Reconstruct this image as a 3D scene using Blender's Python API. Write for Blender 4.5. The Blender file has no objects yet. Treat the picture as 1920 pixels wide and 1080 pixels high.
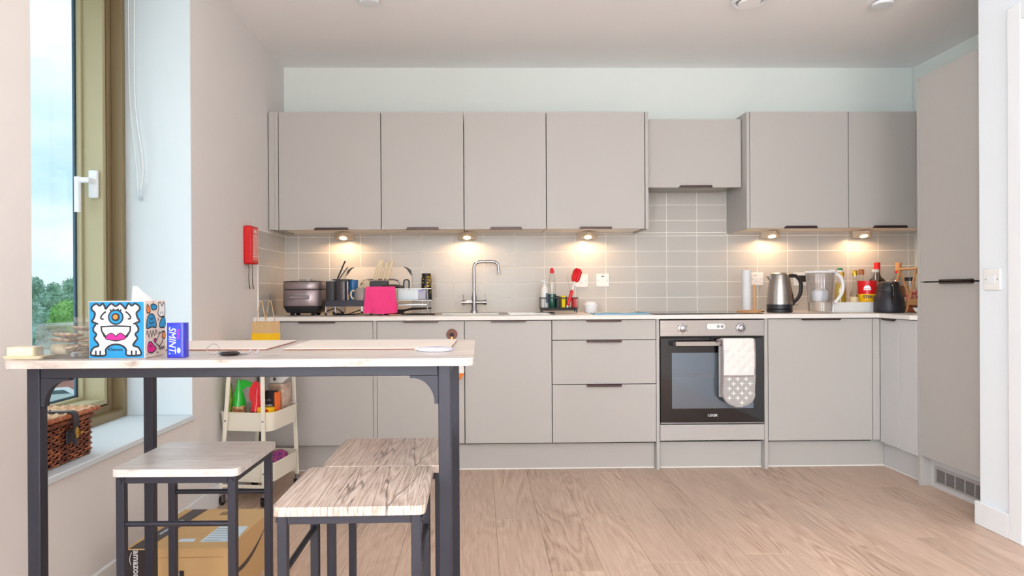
import bpy, bmesh, math, random
from mathutils import Vector, Matrix
from mathutils.geometry import tessellate_polygon
random.seed(7)
PI = math.pi
COL = bpy.context.scene.collection
SC = bpy.context.scene

# ------------------------------------------------------------------ camera, world, lights, exposure
cam_d = bpy.data.cameras.new('camera'); cam = bpy.data.objects.new('camera', cam_d); COL.objects.link(cam)
cam_d.sensor_width = 36.0; cam_d.lens = 1264.06 / 1920 * 36
cam_d.shift_x = (960 - 922.65) / 1920; cam_d.shift_y = (548.63 - 540) / 1920
cam_d.clip_start = 0.05; cam_d.clip_end = 2000
R_ = Vector((0.99985723, -0.0168975, 0.0)); F_ = Vector((0.01689747, 0.99985544, -0.00188851)); U_ = Vector((0.0000319, 0.00188824, 0.99999822))
_cr, _sr = math.cos(0.0054), math.sin(0.0054)
rx = (R_*_cr - U_*_sr).normalized(); ux = (R_*_sr + U_*_cr).normalized()
mw = Matrix(((rx.x, ux.x, -F_.x, 1.2813), (rx.y, ux.y, -F_.y, -4.4365), (rx.z, ux.z, -F_.z, 1.0286), (0, 0, 0, 1)))
cam.matrix_world = mw
SC.camera = cam

def lin(c):
    return tuple((v/255/12.92 if v/255 <= 0.04045 else ((v/255+0.055)/1.055)**2.4) for v in c)

SC.view_settings.view_transform = 'Standard'; SC.view_settings.look = 'None'
SC.view_settings.gamma = 1.0; SC.view_settings.use_curve_mapping = False
SC.view_settings.exposure = 0.12
SC.cycles.use_denoising = True
SC.cycles.max_bounces = 10; SC.cycles.diffuse_bounces = 5; SC.cycles.transparent_max_bounces = 16
SC.cycles.sample_clamp_indirect = 8.0
SC.cycles.caustics_reflective = False; SC.cycles.caustics_refractive = False

world = bpy.data.worlds.new('sky'); SC.world = world; world.use_nodes = True
wn = world.node_tree; wn.nodes.clear()
def N(nt, typ, **kw):
    n = nt.nodes.new(typ)
    for k, v in kw.items():
        if k.startswith('i_'):
            n.inputs[k[2:].replace('_', ' ')].default_value = v
        else: setattr(n, k, v)
    return n
tc = N(wn, 'ShaderNodeTexCoord'); mp = N(wn, 'ShaderNodeMapping'); mp.inputs['Scale'].default_value = (1.2, 1.2, 3.2)
nz = N(wn, 'ShaderNodeTexNoise'); nz.inputs['Scale'].default_value = 2.3; nz.inputs['Detail'].default_value = 8; nz.inputs['Roughness'].default_value = 0.55
cr = N(wn, 'ShaderNodeValToRGB'); cr.color_ramp.elements[0].position = 0.40; cr.color_ramp.elements[1].position = 0.66
cr.color_ramp.elements[0].color = (*lin((188, 226, 240)), 1); cr.color_ramp.elements[1].color = (*lin((240, 250, 252)), 1)
bg = N(wn, 'ShaderNodeBackground'); bg.inputs['Strength'].default_value = 1.22
out = N(wn, 'ShaderNodeOutputWorld')
L = wn.links.new
L(tc.outputs['Generated'], mp.inputs['Vector']); L(mp.outputs['Vector'], nz.inputs['Vector']); L(nz.outputs['Fac'], cr.inputs['Fac'])
L(cr.outputs['Color'], bg.inputs['Color']); L(bg.outputs['Background'], out.inputs['Surface'])

def area(name, loc, rot, sx, sy, energy, color=(1, 1, 1)):
    d = bpy.data.lights.new(name, 'AREA'); d.shape = 'RECTANGLE'; d.size = sx; d.size_y = sy; d.energy = energy; d.color = color
    o = bpy.data.objects.new(name, d); COL.objects.link(o); o.location = loc; o.rotation_euler = rot
    return o
# added rear lamp for assumed window light; the wall there has no glazing
area('assumed_rear_light', (1.25, -9.90, 1.35), (PI/2, 0, 0), 2.2, 2.0, 112, (0.86, 0.955, 1.0))
area('added_uplight', (2.9, -5.3, 1.10), (PI, 0, 0), 0.9, 0.9, 75, (0.94, 0.97, 1.0))  # added uplight, brightens the ceiling; no lamp stands here
area('left_window_daylight', (-0.78, -1.96, 1.25), (0, -PI/2, 0), 1.6, 1.1, 9, (0.86, 0.94, 1.0))  # lamp added outside the left window to strengthen its daylight
area('added_left_light', (-0.30, -6.5, 1.35), (0, -PI/2, 0), 1.7, 1.5, 270, (0.845, 0.935, 1.0))  # added side light, brightens the tall unit and right wall

# ------------------------------------------------------------------ materials
MATS = {}
def mat(name, rgb, rough=0.5, metal=0.0, var=0.0, vscale=8.0, bump=0.0, bscale=60.0, spec=0.5, emit=None, es=0.0, stretch=(1, 1, 1), coat=0.0, rgb2=None):
    if name in MATS: return MATS[name]
    m = bpy.data.materials.new(name); m.use_nodes = True; nt = m.node_tree
    b = nt.nodes['Principled BSDF']
    c = (*lin(rgb), 1)
    b.inputs['Base Color'].default_value = c; b.inputs['Roughness'].default_value = rough; b.inputs['Metallic'].default_value = metal
    b.inputs['Specular IOR Level'].default_value = spec
    if coat: b.inputs['Coat Weight'].default_value = coat; b.inputs['Coat Roughness'].default_value = 0.1
    if emit: b.inputs['Emission Color'].default_value = (*lin(emit), 1); b.inputs['Emission Strength'].default_value = es
    tcn = N(nt, 'ShaderNodeTexCoord'); mpn = N(nt, 'ShaderNodeMapping'); mpn.inputs['Scale'].default_value = stretch
    nt.links.new(tcn.outputs['Object'], mpn.inputs['Vector'])
    n1 = N(nt, 'ShaderNodeTexNoise'); n1.inputs['Scale'].default_value = vscale; n1.inputs['Detail'].default_value = 4
    nt.links.new(mpn.outputs['Vector'], n1.inputs['Vector'])
    mx = N(nt, 'ShaderNodeMix', data_type='RGBA')
    v = var if var else 0.03
    if rgb2 is None:
        mx.inputs[6].default_value = (*[x*(1-v) for x in c[:3]], 1); mx.inputs[7].default_value = (*[min(1, x*(1+v)) for x in c[:3]], 1)
        nt.links.new(n1.outputs['Fac'], mx.inputs[0])
    else:
        rp = N(nt, 'ShaderNodeValToRGB'); rp.color_ramp.elements[0].position = 0.42; rp.color_ramp.elements[1].position = 0.58
        nt.links.new(n1.outputs['Fac'], rp.inputs['Fac']); nt.links.new(rp.outputs['Color'], mx.inputs[0])
        mx.inputs[6].default_value = c; mx.inputs[7].default_value = (*lin(rgb2), 1)
    nt.links.new(mx.outputs[2], b.inputs['Base Color'])
    if bump:
        n2 = N(nt, 'ShaderNodeTexNoise'); n2.inputs['Scale'].default_value = bscale; n2.inputs['Detail'].default_value = 3
        nt.links.new(mpn.outputs['Vector'], n2.inputs['Vector'])
        bp = N(nt, 'ShaderNodeBump'); bp.inputs['Strength'].default_value = bump; bp.inputs['Distance'].default_value = 0.004
        nt.links.new(n2.outputs['Fac'], bp.inputs['Height']); nt.links.new(bp.outputs['Normal'], b.inputs['Normal'])
    MATS[name] = m; return m

def wood(name, light, mid, dark, axis='X', scale=1.0, rough=0.45, crack=0.0, perobj=False, contrast=1.0, spec=0.5, rings=7.0, ringw=0.55, st=0.16, zs=1.0, tone=(0.88, 1.08), mask=False):
    m = bpy.data.materials.new(name); m.use_nodes = True; nt = m.node_tree; b = nt.nodes['Principled BSDF']
    b.inputs['Roughness'].default_value = rough; b.inputs['Specular IOR Level'].default_value = spec
    tcn = N(nt, 'ShaderNodeTexCoord'); mpn = N(nt, 'ShaderNodeMapping')
    s = {'X': (st, 1, 1), 'Y': (1, st, 1), 'Z': (1, 1, st)}[axis]
    s = (s[0], s[1], s[2]*zs); mpn.inputs['Scale'].default_value = tuple(v*scale for v in s)
    nt.links.new(tcn.outputs['Object'], mpn.inputs['Vector'])
    vec = mpn.outputs['Vector']
    if perobj:
        oi = N(nt, 'ShaderNodeObjectInfo'); ad = N(nt, 'ShaderNodeVectorMath', operation='MULTIPLY_ADD')
        cb = N(nt, 'ShaderNodeCombineXYZ')
        m1 = N(nt, 'ShaderNodeMath', operation='MULTIPLY'); m1.inputs[1].default_value = 37.0
        nt.links.new(oi.outputs['Random'], m1.inputs[0])
        for k in 'XYZ': nt.links.new(m1.outputs[0], cb.inputs[k])
        ad.inputs[1].default_value = (1, 1, 1); nt.links.new(vec, ad.inputs[0]); nt.links.new(cb.outputs[0], ad.inputs[2]); vec = ad.outputs[0]
    # cathedral contours: fract of a smooth noise
    n0 = N(nt, 'ShaderNodeTexNoise'); n0.inputs['Scale'].default_value = 3.2; n0.inputs['Detail'].default_value = 2.0; n0.inputs['Roughness'].default_value = 0.45; n0.inputs['Distortion'].default_value = 0.35
    nt.links.new(vec, n0.inputs['Vector'])
    mm = N(nt, 'ShaderNodeMath', operation='MULTIPLY'); mm.inputs[1].default_value = rings*2.2; nt.links.new(n0.outputs['Fac'], mm.inputs[0])
    fr = N(nt, 'ShaderNodeMath', operation='PINGPONG'); fr.inputs[1].default_value = 0.5; nt.links.new(mm.outputs[0], fr.inputs[0])
    # fine streaks
    mp2 = N(nt, 'ShaderNodeMapping'); f = {'X': (0.35, 9, 9), 'Y': (9, 0.35, 9), 'Z': (9, 9, 0.35)}[axis]
    mp2.inputs['Scale'].default_value = (f[0], f[1], f[2]*zs); nt.links.new(tcn.outputs['Object'], mp2.inputs['Vector'])
    n1 = N(nt, 'ShaderNodeTexNoise'); n1.inputs['Scale'].default_value = 9.0*scale; n1.inputs['Detail'].default_value = 5; n1.inputs['Roughness'].default_value = 0.65
    nt.links.new(mp2.outputs['Vector'], n1.inputs['Vector'])
    ma = N(nt, 'ShaderNodeMath', operation='MULTIPLY_ADD'); ma.inputs[1].default_value = ringw*contrast; ma.inputs[2].default_value = (0.55-ringw)*0.25
    if mask:
        nm = N(nt, 'ShaderNodeTexNoise'); nm.inputs['Scale'].default_value = 2.6; nt.links.new(vec, nm.inputs['Vector'])
        mk = N(nt, 'ShaderNodeMapRange'); mk.inputs['From Min'].default_value = 0.42; mk.inputs['From Max'].default_value = 0.60; nt.links.new(nm.outputs['Fac'], mk.inputs['Value'])
        mxx = N(nt, 'ShaderNodeMix', data_type='FLOAT'); mxx.inputs[2].default_value = 0.36
        nt.links.new(mk.outputs[0], mxx.inputs[0]); nt.links.new(fr.outputs[0], mxx.inputs[3]); nt.links.new(mxx.outputs[0], ma.inputs[0])
    else: nt.links.new(fr.outputs[0], ma.inputs[0])
    mb = N(nt, 'ShaderNodeMath', operation='MULTIPLY_ADD'); mb.inputs[1].default_value = 0.75*contrast
    nt.links.new(n1.outputs['Fac'], mb.inputs[0]); nt.links.new(ma.outputs[0], mb.inputs[2])
    rp = N(nt, 'ShaderNodeValToRGB'); e = rp.color_ramp.elements
    e[0].position = 0.22; e[0].color = (*lin(dark), 1); e[1].position = 0.72; e[1].color = (*lin(light), 1)
    x = e.new(0.45); x.color = (*lin(mid), 1)
    nt.links.new(mb.outputs[0], rp.inputs['Fac'])
    # broad tone
    n3 = N(nt, 'ShaderNodeTexNoise'); n3.inputs['Scale'].default_value = 1.6; nt.links.new(vec, n3.inputs['Vector'])
    mr = N(nt, 'ShaderNodeMapRange'); mr.inputs['From Min'].default_value = 0.3; mr.inputs['From Max'].default_value = 0.7; mr.inputs['To Min'].default_value = tone[0]; mr.inputs['To Max'].default_value = tone[1]
    nt.links.new(n3.outputs['Fac'], mr.inputs['Value'])
    mu = N(nt, 'ShaderNodeVectorMath', operation='SCALE'); nt.links.new(rp.outputs['Color'], mu.inputs[0]); nt.links.new(mr.outputs[0], mu.inputs['Scale'])
    last = mu.outputs[0]
    if crack:
        n4 = N(nt, 'ShaderNodeTexNoise'); n4.inputs['Scale'].default_value = 2.4; n4.inputs['Detail'].default_value = 3; n4.inputs['Distortion'].default_value = 0.6
        nt.links.new(vec, n4.inputs['Vector'])
        sb = N(nt, 'ShaderNodeMath', operation='SUBTRACT'); sb.inputs[1].default_value = 0.5; nt.links.new(n4.outputs['Fac'], sb.inputs[0])
        ab = N(nt, 'ShaderNodeMath', operation='ABSOLUTE'); nt.links.new(sb.outputs[0], ab.inputs[0])
        cm = N(nt, 'ShaderNodeMapRange'); cm.inputs['From Min'].default_value = 0.0; cm.inputs['From Max'].default_value = crack; cm.inputs['To Min'].default_value = 0.25; cm.inputs['To Max'].default_value = 1.0
        nt.links.new(ab.outputs[0], cm.inputs['Value'])
        m2 = N(nt, 'ShaderNodeVectorMath', operation='SCALE'); nt.links.new(last, m2.inputs[0]); nt.links.new(cm.outputs[0], m2.inputs['Scale']); last = m2.outputs[0]
    nt.links.new(last, b.inputs['Base Color'])
    bp = N(nt, 'ShaderNodeBump'); bp.inputs['Strength'].default_value = 0.12; bp.inputs['Distance'].default_value = 0.002
    nt.links.new(mb.outputs[0], bp.inputs['Height']); nt.links.new(bp.outputs['Normal'], b.inputs['Normal'])
    MATS[name] = m; return m

def glass(name, rgb=(255, 255, 255), fac=0.12, rough=0.02):
    m = bpy.data.materials.new(name); m.use_nodes = True; nt = m.node_tree; nt.nodes.clear()
    t = N(nt, 'ShaderNodeBsdfTransparent'); t.inputs['Color'].default_value = (*lin(rgb), 1)
    g = N(nt, 'ShaderNodeBsdfGlossy'); g.inputs['Roughness'].default_value = rough
    lw = N(nt, 'ShaderNodeLayerWeight'); lw.inputs['Blend'].default_value = 0.35
    mr = N(nt, 'ShaderNodeMapRange'); mr.inputs['To Min'].default_value = fac*0.5; mr.inputs['To Max'].default_value = min(1, fac*4)
    nt.links.new(lw.outputs['Facing'], mr.inputs['Value'])
    mx = N(nt, 'ShaderNodeMixShader'); o = N(nt, 'ShaderNodeOutputMaterial')
    nt.links.new(mr.outputs[0], mx.inputs[0]); nt.links.new(t.outputs[0], mx.inputs[1]); nt.links.new(g.outputs[0], mx.inputs[2]); nt.links.new(mx.outputs[0], o.inputs[0])
    MATS[name] = m; return m

mat('wall', (236, 236, 234), 0.9, bump=0.05, bscale=300, var=0.01)
mat('wall_back', (226, 232, 228), 0.9, bump=0.05, bscale=300, var=0.01)
mat('wall_side', (228, 224, 222), 0.9, bump=0.05, bscale=300, var=0.01)
mat('wall_white', (234, 240, 246), 0.9, bump=0.05, bscale=300, var=0.01)
mat('reveal', (214, 224, 230), 0.85, var=0.01)
mat('ceiling', (250, 249, 250), 0.95, var=0.01)
mat('white_gloss', (236, 239, 243), 0.35, var=0.01)
mat('cabinet', (185, 181, 177), 0.5, var=0.012, vscale=2.5, bump=0.02, bscale=400)
mat('cabinet_pale', (203, 202, 202), 0.5, var=0.01)
mat('under', (250, 243, 232), 0.6, var=0.02)
mat('handle', (74, 58, 56), 0.35, 0.6, var=0.05)
mat('gap', (40, 34, 32), 0.8)
mat('worktop', (232, 227, 222), 0.45, var=0.04, vscale=40, bump=0.02)
mat('tile', (196, 192, 186), 0.2, var=0.03, vscale=3, spec=0.3)
mat('grout', (244, 240, 234), 0.9)
mat('steel', (166, 160, 154), 0.32, 0.95, var=0.05, vscale=6, stretch=(1, 1, 30))
mat('brushed', (176, 170, 166), 0.3, 0.9, var=0.06, vscale=5, stretch=(1, 20, 20))
mat('chrome', (178, 178, 184), 0.10, 1.0)
mat('black_plastic', (34, 32, 38), 0.42, var=0.05)
mat('black_gloss', (16, 14, 20), 0.06, spec=0.7)
mat('oven_glass', (118, 130, 144), 0.06, 0.6)  # blue-grey metallic base imitates the room's reflection in the glass
mat('table_metal', (46, 47, 58), 0.42, 0.35, var=0.05, bump=0.03, bscale=500)
mat('frame_olive', (142, 124, 92), 0.5, 0.15, var=0.03)
mat('frame_pale', (182, 174, 140), 0.55, 0.0, var=0.02)
mat('spacer', (44, 84, 112), 0.4, 0.3)
mat('white_plastic', (238, 238, 236), 0.35, var=0.01)
mat('trolley_white', (236, 230, 214), 0.4, var=0.01)
mat('cream', (234, 220, 188), 0.35, var=0.02)
mat('red', (222, 20, 30), 0.35, var=0.03)
mat('red_box', (214, 12, 20), 0.4, var=0.03)
mat('pink', (250, 70, 140), 0.95, var=0.08, vscale=60, bump=0.6, bscale=300)
mat('blue_foil', (24, 38, 190), 0.2, var=0.12, vscale=20, spec=0.8)
mat('sky_blue', (8, 138, 196), 0.5)
mat('ink', (26, 36, 48), 0.6)
mat('paper_white', (222, 222, 224), 0.7)
mat('magenta', (222, 16, 138), 0.6)
mat('orange', (240, 130, 50), 0.5)
mat('carton_side', (222, 205, 196), 0.7)
mat('kraft', (214, 178, 132), 0.85, var=0.05, bump=0.05)
mat('cardboard', (205, 168, 118), 0.85, var=0.06, vscale=5, bump=0.06, bscale=90)
mat('tape_black', (44, 36, 38), 0.35, var=0.05)
mat('label_blue', (205, 226, 240), 0.5)
mat('yellow', (250, 196, 10), 0.5, var=0.03)
mat('green_bag', (30, 190, 50), 0.22, var=0.15, vscale=14, spec=0.7, coat=0.4)
mat('green_leaf', (96, 150, 40), 0.45, rgb2=(190, 215, 90), vscale=25)
mat('red_bag', (232, 22, 40), 0.22, var=0.12, vscale=14, spec=0.7, coat=0.4)
mat('wood_light', (216, 160, 108), 0.5, var=0.12, vscale=12, stretch=(1, 1, 6))
mat('wicker', (176, 104, 68), 0.5, rgb2=(112, 60, 44), vscale=30, bump=0.2, bscale=200)
mat('wicker_light', (240, 214, 182), 0.55, rgb2=(222, 180, 142), vscale=20, bump=0.2, bscale=200)
mat('leather', (44, 42, 52), 0.4, var=0.1, bump=0.1, bscale=200)
mat('brass', (206, 168, 84), 0.3, 0.9)
mat('rubber', (28, 26, 28), 0.6)
mat('grey_metal', (150, 150, 152), 0.35, 0.8)
mat('grille_grey', (176, 172, 172), 0.5, 0.2)
mat('cloth_blue', (136, 186, 216), 0.9, var=0.15, vscale=50, bump=0.3)
mat('placemat', (226, 214, 205), 0.7, var=0.05, vscale=60, bump=0.05)
mat('mat_edge', (150, 88, 60), 0.7)
mat('cooker', (150, 136, 138), 0.3, 0.6, var=0.06, vscale=4)
mat('blue_tumbler', (40, 112, 170), 0.3, var=0.1)
mat('grey_mug', (160, 150, 146), 0.3, var=0.08)
mat('gold', (214, 176, 60), 0.3, 0.8)
mat('sponge_yellow', (240, 214, 40), 0.95, bump=0.5, bscale=250)
mat('green_liquid', (16, 84, 66), 0.1, spec=0.7)
mat('oil', (190, 160, 40), 0.08, var=0.15, spec=0.8)
mat('whisky', (52, 30, 16), 0.05, spec=0.9)
mat('amber', (140, 78, 26), 0.08, spec=0.8)
mat('dark_liquid', (30, 18, 18), 0.1)
mat('label_cream', (232, 222, 190), 0.6)
mat('snack', (214, 170, 150), 0.5, rgb2=(190, 60, 50), vscale=45)
mat('nuts', (226, 190, 140), 0.5, rgb2=(150, 90, 44), vscale=38)
mat('meat', (180, 30, 40), 0.35, rgb2=(110, 20, 30), vscale=40)
mat('frost', (190, 70, 130), 0.7, rgb2=(96, 40, 110), vscale=55, bump=0.6, bscale=120)
mat('orange_side', (240, 110, 30), 0.5)
mat('brown_pouch', (150, 122, 106), 0.35, rgb2=(200, 176, 156), vscale=16)
mat('quilt', (232, 232, 228), 0.9, bump=0.1)
mat('mitt_grey', (176, 172, 170), 0.9, bump=0.1)
mat('piping', (168, 150, 150), 0.8)
mat('wire', (176, 176, 180), 0.2, 0.9)
mat('lamp_metal', (214, 200, 180), 0.45, 0.2)
mat('lamp_glow', (255, 230, 180), 0.5, emit=(255, 214, 150), es=14.0)
glass('pane', (252, 253, 253), 0.03, 0.0)
glass('clear_plastic', (251, 252, 253), 0.10, 0.03)
glass('clear_glass', (250, 250, 248), 0.10, 0.02)
glass('jug_plastic', (250, 250, 251), 0.07, 0.04)
wood('table_wood', (222, 215, 211), (198, 188, 181), (128, 112, 103), 'X', 5.0, 0.3, contrast=1.05, st=0.06, zs=0.1)
wood('stool_wood_x', (236, 233, 231), (214, 207, 203), (140, 126, 118), 'X', 6.0, 0.28, contrast=1.0, st=0.05, rings=6, ringw=0.4, zs=0.1)
wood('stool_wood_y', (222, 208, 198), (190, 171, 158), (98, 80, 70), 'X', 6.0, 0.32, crack=0.010, contrast=1.05, rings=9, st=0.055, ringw=0.55, zs=0.1)
wood('floor_wood', (222, 196, 176), (196, 166, 145), (140, 106, 82), 'Y', 1.7, 0.42, perobj=True, contrast=1.0, spec=0.4, rings=6, ringw=0.5, st=0.19, tone=(0.86, 1.06), mask=True)

# ------------------------------------------------------------------ mesh builder
class MB:
    def __init__(s): s.v = []; s.f = []
    def add(s, vs, fs):
        o = len(s.v); s.v += [tuple(p) for p in vs]; s.f += [tuple(i+o for i in q) for q in fs]; return s
    def box(s, x0, x1, y0, y1, z0, z1):
        x0, x1 = min(x0, x1), max(x0, x1); y0, y1 = min(y0, y1), max(y0, y1); z0, z1 = min(z0, z1), max(z0, z1)
        return s.add([(x0, y0, z0), (x1, y0, z0), (x1, y1, z0), (x0, y1, z0), (x0, y0, z1), (x1, y0, z1), (x1, y1, z1), (x0, y1, z1)],
                     [(0, 3, 2, 1), (4, 5, 6, 7), (0, 1, 5, 4), (1, 2, 6, 5), (2, 3, 7, 6), (3, 0, 4, 7)])
    def lathe(s, prof, c=(0, 0, 0), n=24, sx=1.0, sy=1.0, sq=0.0, cap=True):
        # prof: list of (r, z); sq > 0 squares the outline off
        vs = []; fs = []
        for r, z in prof:
            for k in range(n):
                a = 2*PI*(k+0.5)/n; ca, sa = math.cos(a), math.sin(a)
                if sq:
                    p = 2.0/(2+sq*6); ca2 = math.copysign(abs(ca)**p, ca); sa2 = math.copysign(abs(sa)**p, sa)
                else: ca2, sa2 = ca, sa
                vs.append((c[0]+r*ca2*sx, c[1]+r*sa2*sy, c[2]+z))
        m = len(prof)
        for i in range(m-1):
            for k in range(n):
                a, b = i*n+k, i*n+(k+1) % n
                fs.append((a, b, b+n, a+n))
        if cap and prof[0][0] > 1e-5: fs.append(tuple(reversed(range(n))))
        if cap and prof[-1][0] > 1e-5: fs.append(tuple(range((m-1)*n, m*n)))
        return s.add(vs, fs)
    def cyl(s, p0, p1, r0, r1=None, n=16):
        r1 = r0 if r1 is None else r1
        return s.tube([p0, p1], [r0, r1], n)
    def tube(s, pts, r, n=8, closed=False, flat=1.0):
        pts = [Vector(p) for p in pts]; m = len(pts)
        rr = r if isinstance(r, (list, tuple)) else [r]*m
        vs = []; fs = []; prev = None
        for i, p in enumerate(pts):
            if closed: t = pts[(i+1) % m]-pts[i-1]
            else: t = pts[min(i+1, m-1)]-pts[max(i-1, 0)]
            t = t.normalized() if t.length > 1e-9 else Vector((0, 0, 1))
            if prev is None:
                a = Vector((0, 0, 1)) if abs(t.z) < 0.9 else Vector((1, 0, 0))
                u = (a - t*a.dot(t)).normalized()
            else:
                u = (prev - t*prev.dot(t)); u = u.normalized() if u.length > 1e-6 else prev
            prev = u; w = t.cross(u)
            for k in range(n):
                a = 2*PI*k/n; vs.append(p + u*math.cos(a)*rr[i]*flat + w*math.sin(a)*rr[i])
        for i in range(m if closed else m-1):
            for k in range(n):
                a, b = i*n+k, i*n+(k+1) % n; c, d = ((i+1) % m)*n+(k+1) % n, ((i+1) % m)*n+k
                fs.append((a, d, c, b))
        if not closed: fs.append(tuple(range(n))); fs.append(tuple(reversed(range((m-1)*n, m*n))))
        return s.add(vs, fs)
    def prism(s, poly, fn, d0, d1):
        # poly: 2D points; fn(u, v, d) -> 3D
        n = len(poly); vs = [fn(u, v, d0) for u, v in poly] + [fn(u, v, d1) for u, v in poly]
        tri = tessellate_polygon([[Vector((u, v, 0)) for u, v in poly]])
        fs = [tuple(t) for t in tri] + [tuple(n+i for i in reversed(t)) for t in tri]
        fs += [(i, (i+1) % n, n+(i+1) % n, n+i) for i in range(n)]
        return s.add(vs, fs)
    def rbox(s, x0, x1, y0, y1, z0, z1, r=0.01, n=5, taper=1.0):
        # box with vertical edges rounded in plan
        pl = []
        for cx, cy, a0 in ((x1-r, y1-r, 0), (x0+r, y1-r, PI/2), (x0+r, y0+r, PI), (x1-r, y0+r, 1.5*PI)):
            for k in range(n+1):
                a = a0+PI/2*k/n; pl.append((cx+r*math.cos(a), cy+r*math.sin(a)))
        mx, my = (x0+x1)/2, (y0+y1)/2
        def fn(u, v, d): 
            t = taper if d == z0 else 1.0
            return (mx+(u-mx)*t, my+(v-my)*t, d)
        return s.prism(pl, fn, z0, z1)
    def sphere(s, c, r, n=12, sc=(1, 1, 1)):
        prof = [(max(1e-6, r*math.sin(PI*i/n)), -r*math.cos(PI*i/n)*sc[2]) for i in range(n+1)]
        return s.lathe(prof, c, n*2, sc[0], sc[1])
    def build(s, name, m, parent=None, bevel=0.0, smooth=True, world=False, loc=None, seg=2, ang=0.6):
        o0 = Vector((0, 0, 0))
        if world and parent is not None: o0 = Vector(ORG[parent.name])
        if loc is not None: o0 = Vector(loc)
        me = bpy.data.meshes.new(name)
        me.from_pydata([(p[0]-o0.x, p[1]-o0.y, p[2]-o0.z) for p in s.v], [], s.f); me.update()
        bm = bmesh.new(); bm.from_mesh(me); bmesh.ops.recalc_face_normals(bm, faces=bm.faces); bm.to_mesh(me); bm.free()
        mm = MATS[m] if isinstance(m, str) else m
        me.materials.append(mm)
        if smooth:
            me.polygons.foreach_set('use_smooth', [True]*len(me.polygons)); me.set_sharp_from_angle(angle=ang)
        o = bpy.data.objects.new(name, me); COL.objects.link(o)
        if parent is not None: o.parent = parent; ORG[o.name] = ORG[parent.name]
        else: ORG[o.name] = tuple(o0)
        if loc is not None and parent is None: o.location = o0
        if bevel:
            b = o.modifiers.new('bevel', 'BEVEL'); b.width = bevel; b.segments = seg; b.limit_method = 'ANGLE'; b.angle_limit = 0.7
        return o
ORG = {}
def B(x0, x1, y0, y1, z0, z1): return MB().box(x0, x1, y0, y1, z0, z1)
def thing(name, label, cat, loc=(0, 0, 0), rotz=0.0, group=None):
    o = bpy.data.objects.new(name, None); COL.objects.link(o); o.empty_display_size = 0.05
    o.location = loc; o.rotation_euler = (0, 0, rotz); o['label'] = label; o['category'] = cat
    if group: o['group'] = group
    ORG[o.name] = tuple(loc); return o
def tag(o, label, cat, group=None, kind=None):
    o['label'] = label; o['category'] = cat
    if group: o['group'] = group
    if kind: o['kind'] = kind
    return o
def struct(o, label=None):
    o['kind'] = 'structure'
    if label: o['label'] = label
    return o
def plabel(o, label): o['label'] = label; return o
def dup(root, loc, rotz=0.0, label=None, group=None):
    r = root.copy(); COL.objects.link(r); r.location = loc; r.rotation_euler = (0, 0, rotz); ORG[r.name] = tuple(loc)
    if label: r['label'] = label
    if group: r['group'] = group
    for ch in list(root.children):
        c = ch.copy(); COL.objects.link(c); c.parent = r
        for g in list(ch.children):
            d = g.copy(); COL.objects.link(d); d.parent = c
    return r
def text(name, body, size, m, parent, origin, right, up, world=True, extrude=0.0004, align='CENTER', shear=0.0, bold=0.0, sx=1.0):
    cu = bpy.data.curves.new(name, 'FONT'); cu.body = body; cu.size = size; cu.extrude = extrude; cu.align_x = align; cu.align_y = 'CENTER'; cu.shear = shear; cu.offset = bold
    cu.resolution_u = 3
    t = bpy.data.objects.new(name, cu); COL.objects.link(t)
    bpy.context.view_layer.update()
    me = bpy.data.meshes.new_from_object(t.evaluated_get(bpy.context.evaluated_depsgraph_get()))
    bpy.data.objects.remove(t); me.materials.clear(); me.materials.append(MATS[m])
    r = Vector(right).normalized(); u = Vector(up).normalized(); n = r.cross(u)
    o0 = Vector(ORG[parent.name]) if (world and parent is not None) else Vector((0, 0, 0))
    og = Vector(origin)-o0
    r = r*sx
    me.transform(Matrix(((r.x, u.x, n.x, og.x), (r.y, u.y, n.y, og.y), (r.z, u.z, n.z, og.z), (0, 0, 0, 1))))
    me.name = name
    o = bpy.data.objects.new(name, me); COL.objects.link(o); o.parent = parent; ORG[o.name] = ORG[parent.name]
    return o
def spline(pts, closed=True, k=6):
    n = len(pts); out_ = []
    rng = range(n) if closed else range(n-1)
    for i in rng:
        if closed: p = [pts[(i+j) % n] for j in (-1, 0, 1, 2)]
        else: p = [pts[max(0, min(n-1, i+j))] for j in (-1, 0, 1, 2)]
        for q in range(k):
            t = q/k
            out_.append(tuple(0.5*((2*p[1][d]) + (-p[0][d]+p[2][d])*t + (2*p[0][d]-5*p[1][d]+4*p[2][d]-p[3][d])*t*t + (-p[0][d]+3*p[1][d]-3*p[2][d]+p[3][d])*t**3) for d in range(len(p[0]))))
    if not closed: out_.append(tuple(pts[-1]))
    return out_
def ribbon(mb, pts, w, fn, d, closed=False):
    # flat stroke of width w along 2D points, mapped by fn(u, v, d)
    n = len(pts); Ls = []; Rs = []
    for i in range(n):
        if closed: a, b = pts[i-1], pts[(i+1) % n]
        else: a, b = pts[max(0, i-1)], pts[min(n-1, i+1)]
        dx, dy = b[0]-a[0], b[1]-a[1]; l = math.hypot(dx, dy) or 1
        nx, ny = -dy/l*w/2, dx/l*w/2
        Ls.append((pts[i][0]+nx, pts[i][1]+ny)); Rs.append((pts[i][0]-nx, pts[i][1]-ny))
    vs = [fn(u, v, d) for u, v in Ls]+[fn(u, v, d) for u, v in Rs]
    fs = [(i, (i+1) % n, n+(i+1) % n, n+i) for i in range(n if closed else n-1)]
    mb.add(vs, fs)
def flat(mb, poly, fn, d):
    tri = tessellate_polygon([[Vector((u, v, 0)) for u, v in poly]])
    mb.add([fn(u, v, d) for u, v in poly], [tuple(t) for t in tri])
# ------------------------------------------------------------------ the room
YF = -10.0                                  # wall behind the camera
XR = 4.167
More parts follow.
